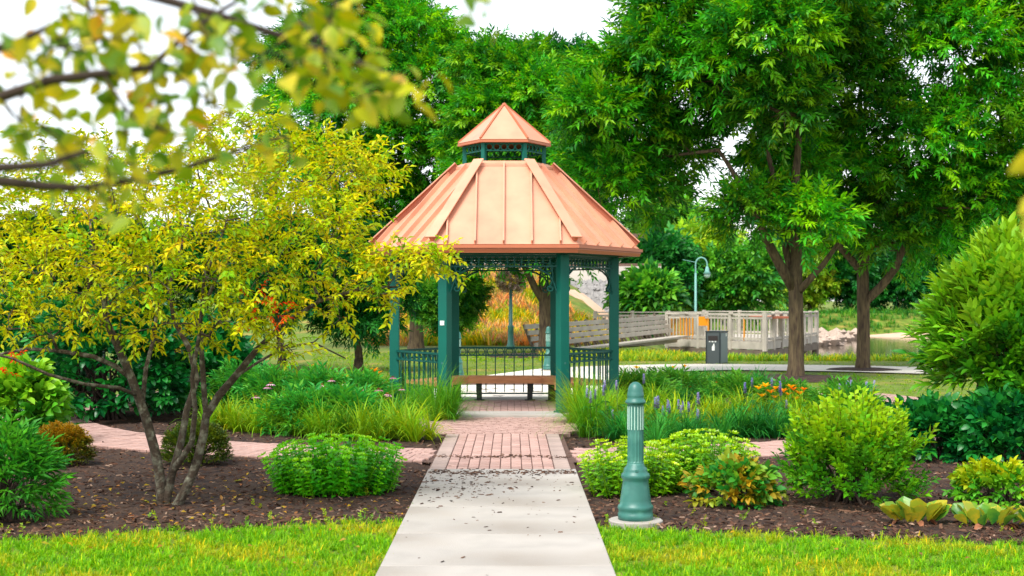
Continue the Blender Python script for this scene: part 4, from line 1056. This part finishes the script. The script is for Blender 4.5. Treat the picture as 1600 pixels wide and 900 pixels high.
SED = [lin(84, 176, 40), lin(110, 190, 48), lin(62, 152, 40)]
sedum('bright green sedum clump in mulch beside the concrete walkway, without a bollard', (G(520, 785)[0] - .02, 12.5), .60, .46, .45, 240, SED)
sedum('yellow topped sedum mound directly behind the teal bollard', (P(985, 0, 12.4)[0], 12.4), .42, .42, .44, 150, [lin(96, 160, 44), lin(122, 178, 48)])
sedum('yellow topped sedum mound between the bollard and the ragged golden shrub', (P(1105, 0, 12.7)[0], 12.7), .42, .42, .47, 150, [lin(92, 156, 44), lin(116, 176, 48)])

BUSHG = [lin(58, 132, 34), lin(90, 156, 40), lin(40, 108, 34)]
shrub('leafy_shrub', 'soft green willow-leaved shrub in mulch at the lawn edge', 'shrub', (P(14, 0, 10.95)[0], 10.95), .30, .34, .60, lance_t, 330, [lin(64, 146, 44), lin(88, 166, 50), lin(44, 120, 42)], scale=(.55, .9))
shrub('box_ball', 'clipped golden box ball beside the willow-leaved shrub', 'shrub', (P(94, 0, 14.55)[0], 14.55), .30, .30, .40, box_t, 1900, [lin(92, 104, 30), lin(120, 112, 30), lin(70, 90, 30)], tip=[lin(170, 130, 36), lin(150, 120, 34)], rough=.05, scale=(.9, 1.3), group='clipped box balls')
shrub('box_ball', 'clipped olive box ball just behind the multi-stemmed trunk', 'shrub', (P(306, 0, 14.6)[0], 14.6), .32, .30, .42, box_t, 1900, [lin(76, 104, 32), lin(104, 120, 34), lin(52, 82, 30)], rough=.05, scale=(.9, 1.3), group='clipped box balls')
HYD = [lin(64, 140, 42), lin(100, 170, 50), lin(44, 116, 42)]
shrub('hydrangea', 'bright large-leaved hydrangea behind the golden box ball', 'shrub', (P(12, 0, 16.4)[0], 16.4), .52, .5, .86, ovate_t, 330, HYD, tip=[lin(140, 190, 56)], scale=(1.1, 1.7), mat_=M_leafg)
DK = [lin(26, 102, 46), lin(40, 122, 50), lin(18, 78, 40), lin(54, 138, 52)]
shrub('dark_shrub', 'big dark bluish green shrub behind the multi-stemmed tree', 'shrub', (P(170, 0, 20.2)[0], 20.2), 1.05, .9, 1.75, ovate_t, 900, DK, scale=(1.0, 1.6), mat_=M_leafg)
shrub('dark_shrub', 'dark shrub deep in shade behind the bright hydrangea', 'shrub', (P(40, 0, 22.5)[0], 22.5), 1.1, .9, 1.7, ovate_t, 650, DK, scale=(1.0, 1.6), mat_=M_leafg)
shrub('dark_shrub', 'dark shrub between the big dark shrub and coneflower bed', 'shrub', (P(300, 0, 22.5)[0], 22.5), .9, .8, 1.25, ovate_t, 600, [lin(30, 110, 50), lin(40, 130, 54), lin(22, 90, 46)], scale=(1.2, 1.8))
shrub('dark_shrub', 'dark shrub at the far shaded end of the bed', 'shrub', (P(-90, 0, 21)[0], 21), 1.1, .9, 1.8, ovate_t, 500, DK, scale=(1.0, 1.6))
# right side
shrub('golden_shrub', 'ragged loose golden green shrub standing alone in the mulch', 'shrub', (P(1330, 0, 11.85)[0], 11.85), .44, .42, .68, small_t, 760, [lin(84, 156, 40), lin(112, 174, 44), lin(58, 128, 40)], tip=[lin(156, 192, 50), lin(132, 184, 50)], rough=.65, scale=(.8, 1.5), upright=1.0, stems=14)
shrub('strawberry_plant', 'low sprawling plant with green and reddish gold leaves beside the sedum', 'plant', (P(1145, 0, 11.75)[0], 11.75), .30, .28, .29, ovate_t, 170, [lin(70, 150, 50), lin(120, 160, 50), lin(170, 140, 50), lin(50, 130, 50)], scale=(.55, .9), rough=.3)
shrub('hydrangea', 'dark green hydrangea behind the golden shrub', 'shrub', (P(1455, 0, 15.3)[0], 15.3), .5, .45, .52, ovate_t, 330, DK, scale=(.8, 1.2), mat_=M_leafg)
shrub('hydrangea', 'dark green hydrangea under the glossy bushy shrub', 'shrub', (P(1570, 0, 15.0)[0], 15.0), .55, .45, .6, ovate_t, 340, DK, scale=(.8, 1.2), mat_=M_leafg)
shrub('hydrangea', 'bright leaved hydrangea top under the glossy bushy shrub', 'shrub', (P(1600, 0, 16.2)[0], 16.2), .42, .5, 1.0, ovate_t, 180, HYD, scale=(1.1, 1.6), mat_=M_leafg)
BB = [lin(78, 148, 40), lin(104, 168, 44), lin(54, 122, 38)]
shrub('bushy_shrub', 'large glossy bushy shrub with pale upright leaf tufts beside the lawn', 'shrub', (P(1605, 0, 16.6)[0], 16.6), 1.05, 1.0, 2.25, bush_t, 1800, BB, tip=[lin(132, 180, 54), lin(150, 188, 60)], rough=.2, scale=(1.0, 1.6), upright=.6, mat_=M_leafg, lift=.12, stems=10)
shrub('geranium', 'small green mound with yellowish leaf tips behind the bergenias', 'plant', (P(1560, 0, 11.9)[0], 11.9), .34, .3, .28, ovate_t, 190, [lin(76, 150, 44), lin(110, 172, 50)], tip=[lin(180, 180, 50), lin(150, 180, 50)], scale=(.5, .75), rough=.1)
# bergenia: every leaf its own part
BG = [leaf_mat('bergenia_' + n_, .35, .3, .45, fl) for n_, fl in (('yellow', (lin(206, 184, 44), lin(160, 170, 44), 12)), ('green', (lin(50, 120, 44), lin(96, 150, 44), 10)), ('lime', (lin(176, 184, 50), lin(120, 160, 46), 10)))]
bgm = []
for m_ in BG:
    V_, F_ = leaf(.17, .125, .3, .12, True, True); bgm.append(npmesh('bergenia_leaf', V_, F_, m_, smooth=True))
M_dry = mat('dry_leaf', lin(150, 96, 66), .8, .2)
V_, F_ = leaf(.10, .05, .6, .5, True); me_dry = npmesh('dry_leaf', V_, F_, M_dry)
def bergenia(label, c, n, s0, rx):
    t = thing('bergenia', label, 'plant', (c[0], c[1], .02), 'bergenia plants')
    for i in range(n):
        a = rng.uniform(0, 2 * np.pi); r = rx * math.sqrt(rng.random()); el = rng.uniform(1.8, 4.0) if r < rx * .6 else rng.uniform(1.2, 2.6)
        d = np.array([math.cos(a) + .8 * r / rx * math.cos(a), math.sin(a), el]); Rm = frames(np.array([d]), rng.uniform(-.9, .9, 1))[0]
        o = link('bergenia_leaf', random.choice([bgm[0], bgm[0], bgm[2], bgm[1]]), t); s = s0 * rng.uniform(.65, 1.1)
        o.matrix_local = Matrix.Translation((r * math.cos(a), r * .7 * math.sin(a), .03)) @ Matrix(Rm.tolist()).to_4x4() @ Matrix.Scale(s, 4)
    for i in range(5):
        a = rng.uniform(3.4, 6.0); o = link('dry_leaf', me_dry, t); Rm = frames(np.array([[math.cos(a), math.sin(a), -.05]]), rng.uniform(-.5, .5, 1))[0]
        o.matrix_local = Matrix.Translation((rx * .6 * math.cos(a), rx * .5 * math.sin(a), .03)) @ Matrix(Rm.tolist()).to_4x4()
bergenia('big yellow and green leaved bergenia in front of the golden shrub', (P(1428, 0, 10.75)[0], 10.75), 34, 1.05, .21)
bergenia('yellow leaved bergenia in front of the small geranium mound', (P(1545, 0, 10.55)[0], 10.55), 34, 1.0, .24)
bergenia('yellow leaved bergenia at the end of the row along the lawn', (P(1635, 0, 10.5)[0], 10.5), 20, 1.0, .2)

# grassy tufts
def blade(L, W, arch, seg=5):
    """arching grass blade; arch 0..1.2 is how far the tip nods over"""
    V_ = []; Fc = []; x = z = 0.0; th0 = rng.uniform(.05, 1.0); th1 = th0 + .3 + 1.7 * arch
    for i in range(seg + 1):
        s = i / seg; ww = W / 2 * (1 - s ** 2.2) * (0.75 + .6 * s * (1 - s)) + .0006
        V_ += [(x, ww, z), (x, -ww, z)]
        th = th0 + (th1 - th0) * s ** 1.3; x += L / seg * math.sin(th); z += L / seg * math.cos(th)
    for i in range(seg): a = 2 * i; Fc += [(a, a + 1, a + 3), (a, a + 3, a + 2)]
    return np.array(V_), np.array(Fc)
def tuft_tpl(n, L, W, arch=(.3, 1.0), r=.05, v=.2, straw=.12):
    parts = []
    for i in range(n):
        V_, Fc = blade(L * rng.uniform(.6, 1.1), W, rng.uniform(*arch)); a = rng.uniform(0, 2 * np.pi); c, s = math.cos(a), math.sin(a)
        lean = rng.uniform(.6, 1.0); V_ = V_ * [lean, 1, 1]
        V2 = np.stack([V_[:, 0] * c - V_[:, 1] * s + r * c * rng.random(), V_[:, 0] * s + V_[:, 1] * c + r * s * rng.random(), V_[:, 2]], 1)
        tt = tint(v) * (np.array([1.9, 1.15, .9]) if rng.random() < straw else 1.0); parts.append((V2, Fc, tt))
    return combine(parts)
lily_t = [tuft_tpl(70, .74, .019, (.35, 1.15), .06) for _ in range(4)]
fine_t = [tuft_tpl(190, .80, .006, (.4, 1.1), .05) for _ in range(3)]
eyeR = lambda n: np.stack([np.array([[math.cos(a), -math.sin(a), 0], [math.sin(a), math.cos(a), 0], [0, 0, 1]]) for a in rng.uniform(0, 6.28, n)])
def tuft(name, label, c, s, tpls, pal_, n=1, spread=0.0, group=None):
    t = thing(name, label, 'grass' if 'grass' in name else 'plant', (c[0], c[1], .02), group)
    p = np.stack([c[0] + rng.normal(size=n) * spread, c[1] + rng.normal(size=n) * spread, np.full(n, .01)], 1)
    f = Foliage(); f.addmix(tpls, p, eyeR(n), s * rng.uniform(.85, 1.15, n), colours(n, pal_)); f.build('blades', M_grass, t)
    return t
LILY = [lin(104, 158, 46), lin(136, 176, 48), lin(78, 136, 44)]
LILYY = [lin(132, 172, 48), lin(156, 178, 50), lin(108, 158, 46)]
LILYD = [lin(52, 136, 56), lin(70, 152, 58), lin(40, 112, 50)]
for i, (px, Y, s, pa, what) in enumerate([(640, 17.0, 1.0, LILYY, 'yellowing arching lily tuft at the corner of the brick apron'), (590, 17.2, 1.0, LILYY, 'straw tipped lily tuft second from the brick apron'), (545, 17.3, .95, LILY, 'green lily tuft third from the brick apron'), (500, 17.5, .95, LILY, 'fourth lily tuft from the brick apron'), (455, 17.8, .95, LILY, 'fifth lily tuft from the brick apron'), (410, 18.2, .95, LILYY, 'sixth lily tuft from the brick apron'), (365, 18.5, .95, LILYY, 'lily tuft behind the olive box ball'), (620, 18.4, 1.0, LILY, 'green lily tuft behind the yellowing corner tuft'), (570, 18.7, 1.0, LILYY, 'lily tuft in front of the pink coneflowers'), (520, 18.8, 1.0, LILY, 'second lily tuft in front of the pink coneflowers'), (470, 19.0, 1.0, LILYY, 'third lily tuft in front of the pink coneflowers'), (425, 19.3, 1.0, LILY, 'fourth lily tuft in front of the pink coneflowers')]):
    tuft('daylily_tuft', what, (P(px, 0, Y)[0], Y), s * .92, lily_t, pa, 5, .16, 'daylily tufts on the coneflower bank')
for px, Y, what in [(690, 19.9, 'fine arching fountain grass against the gazebo post with the white plate'), (655, 20.4, 'fine fountain grass under the gazebo side railing near coneflowers')]:
    tuft('fountain_grass', what, (P(px, 0, Y)[0], Y), 1.1, fine_t, [lin(96, 160, 48), lin(70, 138, 46)], 4, .12, 'fountain grass clumps')
for px, Y, what in [(920, 17.6, 'yellow green fountain grass spilling onto the brick path edge'), (905, 19.2, 'fountain grass at the foot of the bare gazebo post'), (955, 18.4, 'fountain grass behind the cap of the teal bollard')]:
    tuft('fountain_grass', what, (P(px, 0, Y)[0], Y), 1.1, fine_t, [lin(136, 170, 46), lin(100, 160, 46)], 4, .12, 'fountain grass clumps')
for i, (px, Y, s, pa, what) in enumerate([(985, 16.9, .95, LILYD, 'deep green lily tuft right behind the bollard'), (1035, 16.6, .95, LILYD, 'deep green lily tuft under the purple flower spikes'), (1085, 16.8, .95, LILYD, 'deep green lily tuft beyond the sedum mounds'), (1130, 17.6, 1.0, LILYD, 'lily tuft between purple spikes and orange daylilies'), (1180, 17.3, 1.0, LILYD, 'green lily tuft bordering the mulch before orange daylilies'), (1230, 17.5, 1.0, LILYD, 'green lily tuft behind the ragged golden shrub'), (1010, 18.4, 1.0, LILYY, 'yellow lily tuft behind the purple spikes'), (1060, 18.6, 1.0, LILYY, 'second yellow lily tuft behind the purple spikes'), (1110, 19.2, 1.05, LILYY, 'third yellow lily tuft behind the purple spikes'), (1160, 19.5, 1.05, LILYY, 'yellow lily tuft under the first orange blooms'), (1210, 19.6, 1.0, LILYY, 'yellow lily tuft under the middle orange blooms'), (1260, 19.4, 1.0, LILY, 'lily tuft at the end of the orange blooms'), (975, 20.2, 1.0, LILY, 'lily tuft against the gazebo railing near bollard'), (1030, 21.5, 1.0, LILY, 'lily tuft amid feathery growth beside the gazebo'), (1090, 22.5, 1.0, LILYD, 'dark lily tuft in front of the litter bin lawn'), (1300, 18.5, .9, LILYY, 'lily tuft beside the purple spikes near the lawn'), (1370, 18.3, .9, LILY, 'lily tuft at the lawn side corner of the bed')]):
    tuft('daylily_tuft', what, (P(px, 0, Y)[0], Y), s * .8, lily_t, pa, 5, .16, 'daylily tufts round the purple spikes')
for i, px in enumerate((985, 1020, 1055, 1095, 1135, 1170)):
    tuft('daylily_tuft', 'dark grassy lily tuft in the back row along the lawn behind the gazebo bed', (P(px, 0, 26.2)[0], 26.2 + rng.normal() * .3), 0.8, lily_t, LILYD, 5, .25, 'back row lily tufts')
for i, px in enumerate((430, 475, 520, 560, 595)):
    tuft('daylily_tuft', 'green lily tuft in the back row behind the pink coneflowers', (P(px, 0, 23.0)[0], 22.6 + rng.normal() * .4), 1.15, lily_t, LILY, 5, .28, 'back row lily tufts by coneflowers')

# flowers
def flowers(name, label, cat, spots, base_pal, head, headcol, stemh, group, leafy=True, hs=1.25):
    for (px, py, Y), lab in zip(spots, label if isinstance(label, list) else [label] * len(spots)):
        p = P(px, py, Y); t = thing(name, lab, cat, (p[0], Y, .02), group)
        top = p - np.array(t.location); root = np.array([rng.normal() * .04, rng.normal() * .04, -.03])
        MB().tube([root, (root + top) / 2 + rng.normal(size=3) * .012, top], [.005, .004, .003], 4).build('flower_stem', M_stem, t)
        f = Foliage(); V_, Fc, T = head[rng.integers(len(head))]
        f.add((V_, Fc, T), np.array([p]), eyeR(1), np.array([hs * rng.uniform(.85, 1.15)]), colours(1, headcol)); f.build('flower_head', M_petal, t)
        if leafy:
            f = Foliage(); n = 6; zz_ = rng.uniform(.1, .75, n)[:, None]; pp = np.array(t.location) + root + (top - root) * zz_
            f.addmix(lance_t, pp, frames(rdir(n) * [1, 1, .4]), np.full(n, .45), colours(n, base_pal)); f.build('foliage', M_leaf, t)
M_stem = mat('flower_stem_green', lin(86, 116, 48), .7, .15)
def spike_head():
    parts = []; lf = leaf(.022, .011, .2, .1)
    for i in range(60):
        t = i / 60; a = i * 2.4; d = np.array([math.cos(a), math.sin(a), .5]); parts.append((*place(lf, (0, 0, -.07 + .11 * t), d, rng.uniform(-.5, .5), 1.25 - .5 * t), tint(.25) * (1 if t > .35 else .45)))
    return combine(parts)
def cone_head():
    parts = []; lf = leaf(.045, .016, .2, .25)
    for i in range(12):
        a = 2 * math.pi * i / 12; parts.append((*place(lf, (.01 * math.cos(a), .01 * math.sin(a), 0), (math.cos(a), math.sin(a), -.15), 0), tint(.12)))
    l2 = leaf(.016, .01)
    for i in range(16):
        a = i * 2.4; r = .014 * math.sqrt(i / 16); parts.append((*place(l2, (r * math.cos(a), r * math.sin(a), .005), (math.cos(a) * .4, math.sin(a) * .4, 1), 0), np.array([.45, .28, .12])))
    return combine(parts)
def lily_head():
    parts = []; lf = leaf(.075, .03, .3, .45, True)
    for i in range(6):
        a = math.pi * i / 3; parts.append((*place(lf, (0, 0, -.02), (math.cos(a), math.sin(a), rng.uniform(.8, 1.8)), 0), tint(.15)))
    return combine(parts)
sp_h = [spike_head() for _ in range(3)]; co_h = [cone_head() for _ in range(2)]; li_h = [lily_head() for _ in range(2)]
PUR = [lin(180, 168, 222), lin(200, 186, 230), lin(156, 140, 204)]
flowers('blazing_star', 'pale purple flower spike in the clump right behind the bollard cap', 'flower', [(px, py, 17.4) for px, py in ((917, 612), (923, 618), (930, 614), (943, 608), (945, 600), (963, 600), (957, 646), (1006, 590), (1024, 628), (1028, 626))], LILYD, sp_h, PUR, .5, 'purple spikes by the bollard')
flowers('blazing_star', 'pale purple flower spike above the deep green lilies beyond the sedum', 'flower', [(px, py, 17.2) for px, py in ((1036, 640), (1044, 632), (1046, 637), (1060, 630), (1064, 640), (1067, 632), (1091, 620), (1090, 646), (1076, 634))], LILYD, sp_h, PUR, .5, 'purple spikes beyond the sedum')
flowers('blazing_star', 'pale purple flower spike beside the orange daylilies', 'flower', [(px, py, 18.6) for px, py in ((1164, 604), (1175, 596), (1206, 596), (1219, 602), (1220, 609), (1229, 630))], LILYD, sp_h, PUR, .5, 'purple spikes by the orange daylilies')
flowers('blazing_star', 'pale purple flower spike in the dense clump above the golden shrub', 'flower', [(px, py, 17.8) for px, py in ((1312, 606), (1324, 602), (1324, 612), (1330, 600), (1336, 614), (1342, 614), (1354, 602), (1366, 600), (1361, 616), (1366, 620))], LILYD, sp_h, PUR, .5, 'purple spikes above the golden shrub', hs=1.35)
flowers('coneflower', 'pink coneflower standing above the lily tufts near the gazebo', 'flower', [(px, py, 19.5) for px, py in ((400, 620), (418, 605), (440, 618), (423, 600), (505, 604), (517, 608), (526, 606), (533, 612), (535, 606), (502, 602), (518, 594), (572, 608), (592, 609), (608, 618), (628, 608), (614, 590), (605, 616), (540, 600))], LILY, co_h, [lin(222, 160, 190), lin(232, 190, 206), lin(200, 120, 160)], .5, 'pink coneflowers', hs=1.2)
flowers('orange_daylily', 'orange daylily bloom in the cluster beside the purple spikes', 'flower', [(px, py, 19.6) for px, py in ((1185, 606), (1196, 602), (1204, 612), (1212, 606), (1224, 610), (1232, 616), (1240, 608), (1250, 614), (1256, 608), (1210, 620), (1245, 622), (1252, 628), (1190, 618), (1236, 604))], LILY, li_h, [lin(240, 160, 50), lin(236, 140, 60), lin(244, 180, 60)], .5, 'orange daylilies')
flowers('yellow_daylily', 'yellow or red daylily bloom in the back row behind the gazebo railing', 'flower', [(px, py, 25.8) for px, py in ((995, 574), (1052, 574), (1056, 584), (978, 600), (1070, 572))], LILYD, li_h, [lin(236, 200, 60), lin(240, 180, 60)], .5, 'back row blooms')
flowers('red_daylily', 'small red bloom in the back row behind the gazebo railing', 'flower', [(px, py, 25.0) for px, py in ((985, 592), (972, 594), (1019, 590), (1117, 598), (1086, 600), (1078, 604))], LILYD, li_h, [lin(214, 70, 44), lin(190, 56, 40)], .5, 'red back row blooms')
flowers('orange_daylily', 'orange bloom behind the pink coneflowers', 'flower', [(px, py, 22.0) for px, py in ((585, 578), (590, 582), (490, 572), (540, 590), (398, 598))], LILY, li_h, [lin(240, 170, 60)], .5, 'orange blooms by coneflowers')
# leafy filler plants
for px, Y, h, rx, what in [(430, 20.6, .55, .45, 'green leafy perennial under the coneflowers by the dark shrub'), (500, 20.4, .55, .45, 'green leafy perennial in the middle of the coneflowers'), (565, 20.2, .5, .45, 'green leafy perennial under the coneflowers by the gazebo'), (480, 18.0, .42, .4, 'lush leafy perennial among the lily tufts'), (380, 21.4, .6, .5, 'leafy perennial beside the bluish dark shrub'), (540, 18.0, .42, .35, 'leafy perennial between the third and fourth lily tufts')]:
    shrub('coneflower_plant', what, 'plant', (P(px, 0, Y)[0], Y), rx, .4, h, lance_t, 260, [lin(52, 146, 60), lin(72, 160, 60), lin(96, 168, 54)], scale=(.7, 1.1), stems=0, group='leafy perennials')
for px, Y, h, rx, what in [(1000, 22.5, .45, .5, 'feathery green perennial beside the gazebo railing'), (1055, 23.5, .42, .5, 'feathery green perennial before the back row lilies'), (1320, 18.9, .5, .4, 'leafy green plant under the dense purple spikes'), (1335, 17.6, .5, .3, 'bright leafy plant above the golden shrub'), (1150, 22.5, .36, .4, 'leafy perennial before the forked trunk'), (1230, 21.8, .3, .4, 'pale feathery perennial behind the orange blooms')]:
    shrub('filler_perennial', what, 'plant', (P(px, 0, Y)[0], Y), rx, .4, h, lance_t, 240, [lin(84, 156, 52), lin(110, 168, 56), lin(64, 136, 50)], scale=(.6, 1.0), stems=0, group='leafy perennials beside the gazebo')

# ------------------------------------------------------------------ lawns
gt = [tuft_tpl(11, .065, .0045, (.2, 1.1), .02, .2, .1) for _ in range(6)]
f = Foliage(); n = 17000
Yg = rng.uniform(8.2, 11.4, n); Xg = rng.uniform(-.385, .385, n) * Yg
e = lawn_edge(Xg); thin = np.clip((e + .14 - Yg) / .45, 0, 1); q = (rng.random(n) < thin) & ((Xg < WX0 + .02 + .035 * rng.normal(size=n)) | (Xg > WX1 - .02 + .035 * rng.normal(size=n)))
Xg, Yg = Xg[q], Yg[q]; n = len(Xg); dry = sstep(.1, .9, vnoise(Xg * 1.4, Yg * 1.9, 2) * 1.3 + .15 + .4 * rng.normal(size=n))[:, None]
GR = [lin(108, 166, 36), lin(132, 184, 40), lin(86, 148, 36)]; DRY = [lin(190, 176, 66), lin(172, 178, 56)]
cc = colours(n, GR) * (1 - dry * .6) + colours(n, DRY) * dry * .6
f.addmix(gt, np.stack([Xg, Yg, np.full(n, .0)], 1), eyeR(n), rng.uniform(.55, 1.25, n), cc)
tag(f.build('lawn_grass', M_grass), 'mown yellow green grass in front of the beds', 'grass', kind='stuff')
f = Foliage(); n = 9000
gt2 = [tuft_tpl(7, .10, .02, (.2, 1.0), .06, .2, .1) for _ in range(4)]
Yg = rng.uniform(22, 47, n); Xg = rng.uniform(-.14, .40, n) * Yg; r_ = np.hypot(Xg - GZ[0], Yg - GZ[1])
q = (r_ > 7.5) & ~in_mulch(Xg, Yg)
pc = np.array([(-.1, 24.2), (.1, 27), (.6, 30.5), (2.2, 34.6), (5, 36.2), (8.5, 35.2), (11.5, 33.2), (16, 30)]); tt = np.linspace(0, 1, 200); pc = np.stack([np.interp(tt, np.linspace(0, 1, len(pc)), pc[:, i]) for i in (0, 1)], 1)
q &= np.min(np.hypot(Xg[:, None] - pc[None, :, 0], Yg[:, None] - pc[None, :, 1]), axis=1) > 1.75
Xg, Yg = Xg[q], Yg[q]; n = len(Xg)
f.addmix(gt2, np.stack([Xg, Yg, height(Xg, Yg)], 1), eyeR(n), rng.uniform(.35, .7, n) * np.where(Yg > 40, 1.6, 1), colours(n, [lin(120, 160, 40), lin(150, 176, 44), lin(100, 144, 40)]))
tag(f.build('rear_lawn_grass', M_grass), 'mown grass of the lawn behind the gazebo', 'grass', kind='stuff')
# rank growth on the dry embankment and river banks
f = Foliage(); n = 5200
bt = [tuft_tpl(9, .8, .07, (.2, .9), .25, .25, .2) for _ in range(4)]
Yg = rng.uniform(54, 86, n); Xg = rng.uniform(-.10, .075, n) * Yg; pat = vnoise(Xg * .55, Yg * .35, 4)[:, None]
cc = np.where(pat + .25 * rng.normal(size=(n, 1)) > -.05, colours(n, [lin(150, 172, 50), lin(110, 156, 50), lin(190, 180, 60)]), colours(n, [lin(182, 156, 100), lin(164, 132, 96), lin(196, 176, 110)]))
q = (Xg < 4.4 - 2.2 * sstep(66, 72, Yg)); f.addmix(bt, np.stack([Xg, Yg, height(Xg, Yg)], 1)[q], eyeR(q.sum()), rng.uniform(.5, 1.1, q.sum()), cc[q])
tag(f.build('embankment_grass', M_grass), 'dry golden and green growth on the embankment', 'grass', kind='stuff')
f = Foliage(); n = 4200
Yg = np.concatenate([rng.uniform(40, 46, n), rng.uniform(114, 128, 1800)]); Xg = np.concatenate([rng.uniform(.02, .40, n) * Yg[:n], rng.uniform(.12, .42, 1800) * Yg[n:]])
hz_ = height(Xg, Yg); q = (hz_ > -1.05)
f.addmix(bt, np.stack([Xg, Yg, hz_], 1)[q], eyeR(q.sum()), (rng.uniform(.2, .42, len(Xg)) * np.where(Yg > 100, 2.6, 1.0))[q], np.where((Yg > 100)[q][:, None], colours(q.sum(), [lin(60, 130, 50), lin(84, 150, 54), lin(40, 104, 46)]), colours(q.sum(), [lin(110, 168, 54), lin(150, 186, 60), lin(84, 148, 54), lin(170, 180, 70)])))
tag(f.build('bank_grass', M_grass), 'rank green growth along the river banks', 'grass', kind='stuff')
# river stones and sand spit
mb = MB()
for i in range(110):
    px = random.choice([random.uniform(1270, 1340), random.uniform(1270, 1320), random.uniform(1500, 1545)]); Y = random.uniform(88, 106); x = (px - 800) / F * Y; r = random.uniform(.25, .6); z = -1.15 + random.random() * .7; a = random.uniform(0, 6)
    mb.add([(x + r * math.cos(a), Y + r * math.sin(a), z), (x + r * math.cos(a + 1.6), Y + r * math.sin(a + 1.6), z + .1 * r), (x + r * math.cos(a + 3.1), Y + r * math.sin(a + 3.1), z), (x + r * math.cos(a + 4.7), Y + r * math.sin(a + 4.7), z - .1 * r), (x + .1 * r, Y, z + r * .6), (x, Y, z - r)],
           [(0, 1, 4), (1, 2, 4), (2, 3, 4), (3, 0, 4), (1, 0, 5), (2, 1, 5), (3, 2, 5), (0, 3, 5)])
tag(mb.build('river_stones', mat('river_stone', lin(176, 156, 140), .9, .2)), 'pale stones at the river edge below the boardwalk', 'stones', kind='stuff')
mb = MB(); v = [(0, 0, .3)]
for i in range(24): a = 2 * math.pi * i / 24; v.append((6.5 * math.cos(a) * (1 + .1 * math.sin(3 * a)), 3.5 * math.sin(a), -.25))
mb.add(v, [(0, i + 1, (i + 1) % 24 + 1) for i in range(24)])
c = P(1420, 0, 112); tag(mb.build('sand_spit', M_wallp, None, (c[0], 112, -1.05)), 'sandy spit across the river', 'sand', kind='structure')
# mulch rings round the two lawn trees
for px, py, rr_ in ((1243, 592, 1.5), (1348, 579, 1.1), (855, 556, 2.0)):
    x, y = G(px, py); y = 44.0 if px == 855 else y; x = P(852, 0, 44)[0] if px == 855 else x
    mb = MB(); v = [(0, 0, .08)]
    for k, (r, z) in enumerate(((rr_ * .6, .05), (rr_, .004))):
        for i in range(28): a = 2 * math.pi * i / 28; q_ = r * (1 + .06 * math.sin(5 * a + px)); v.append((q_ * math.cos(a), q_ * math.sin(a), z))
    mb.add(v, [(0, i + 1, (i + 1) % 28 + 1) for i in range(28)] + [(1 + i, 29 + i, 29 + (i + 1) % 28, 1 + (i + 1) % 28) for i in range(28)])
    tag(mb.build('mulch_ring', M_mulch, None, (x, y, .004)), 'ring of dark mulch round a tree trunk', 'mulch', kind='structure')
# weeds dotted along the mulch edge
f = Foliage(); n = 110
Xg = rng.uniform(-3.9, 3.9, n); Yg = lawn_edge(Xg) + np.abs(rng.exponential(.45, n)); q = in_mulch(Xg, Yg); Xg, Yg = Xg[q], Yg[q]; n = len(Xg)
f.addmix(small_t, np.stack([Xg, Yg, np.full(n, .02)], 1), frames(np.stack([rng.normal(size=n) * .6, rng.normal(size=n) * .6, np.ones(n)], 1)), rng.uniform(.15, .5, n), colours(n, [lin(110, 160, 44), lin(150, 170, 50)]))
tag(f.build('bed_weeds', M_leaf), 'small weeds along the edge of the mulch beds', 'weeds', kind='stuff')

# fallen leaves
f = Foliage(); n = 420
Xg = np.concatenate([rng.normal(-2.8, 1.1, 300), rng.uniform(-4, 4, 120)]); Yg = np.concatenate([rng.normal(11.8, 1.2, 300), rng.uniform(8.8, 15, 120)])
q = (Yg > 8.8) & ((Xg < WX0) | (Xg > WX1)); Xg, Yg = Xg[q], Yg[q]; n = len(Xg)
V_, F_ = leaf(.055, .03, .4, .2)
f.add((V_, F_, np.ones((4, 3))), np.stack([Xg, Yg, np.where(in_mulch(Xg, Yg), mulch_z(Xg, Yg) + .018, .05)], 1), frames(np.stack([rng.normal(size=n), rng.normal(size=n), .15 * rng.normal(size=n)], 1), rng.uniform(-.6, .6, n)), rng.uniform(.6, 1.1, n), colours(n, [lin(190, 160, 50), lin(170, 110, 60), lin(140, 100, 66), lin(150, 150, 60)]))
tag(f.build('fallen_leaves', M_leaf), 'fallen yellow and brown leaves on mulch and lawn', 'leaves', kind='stuff')
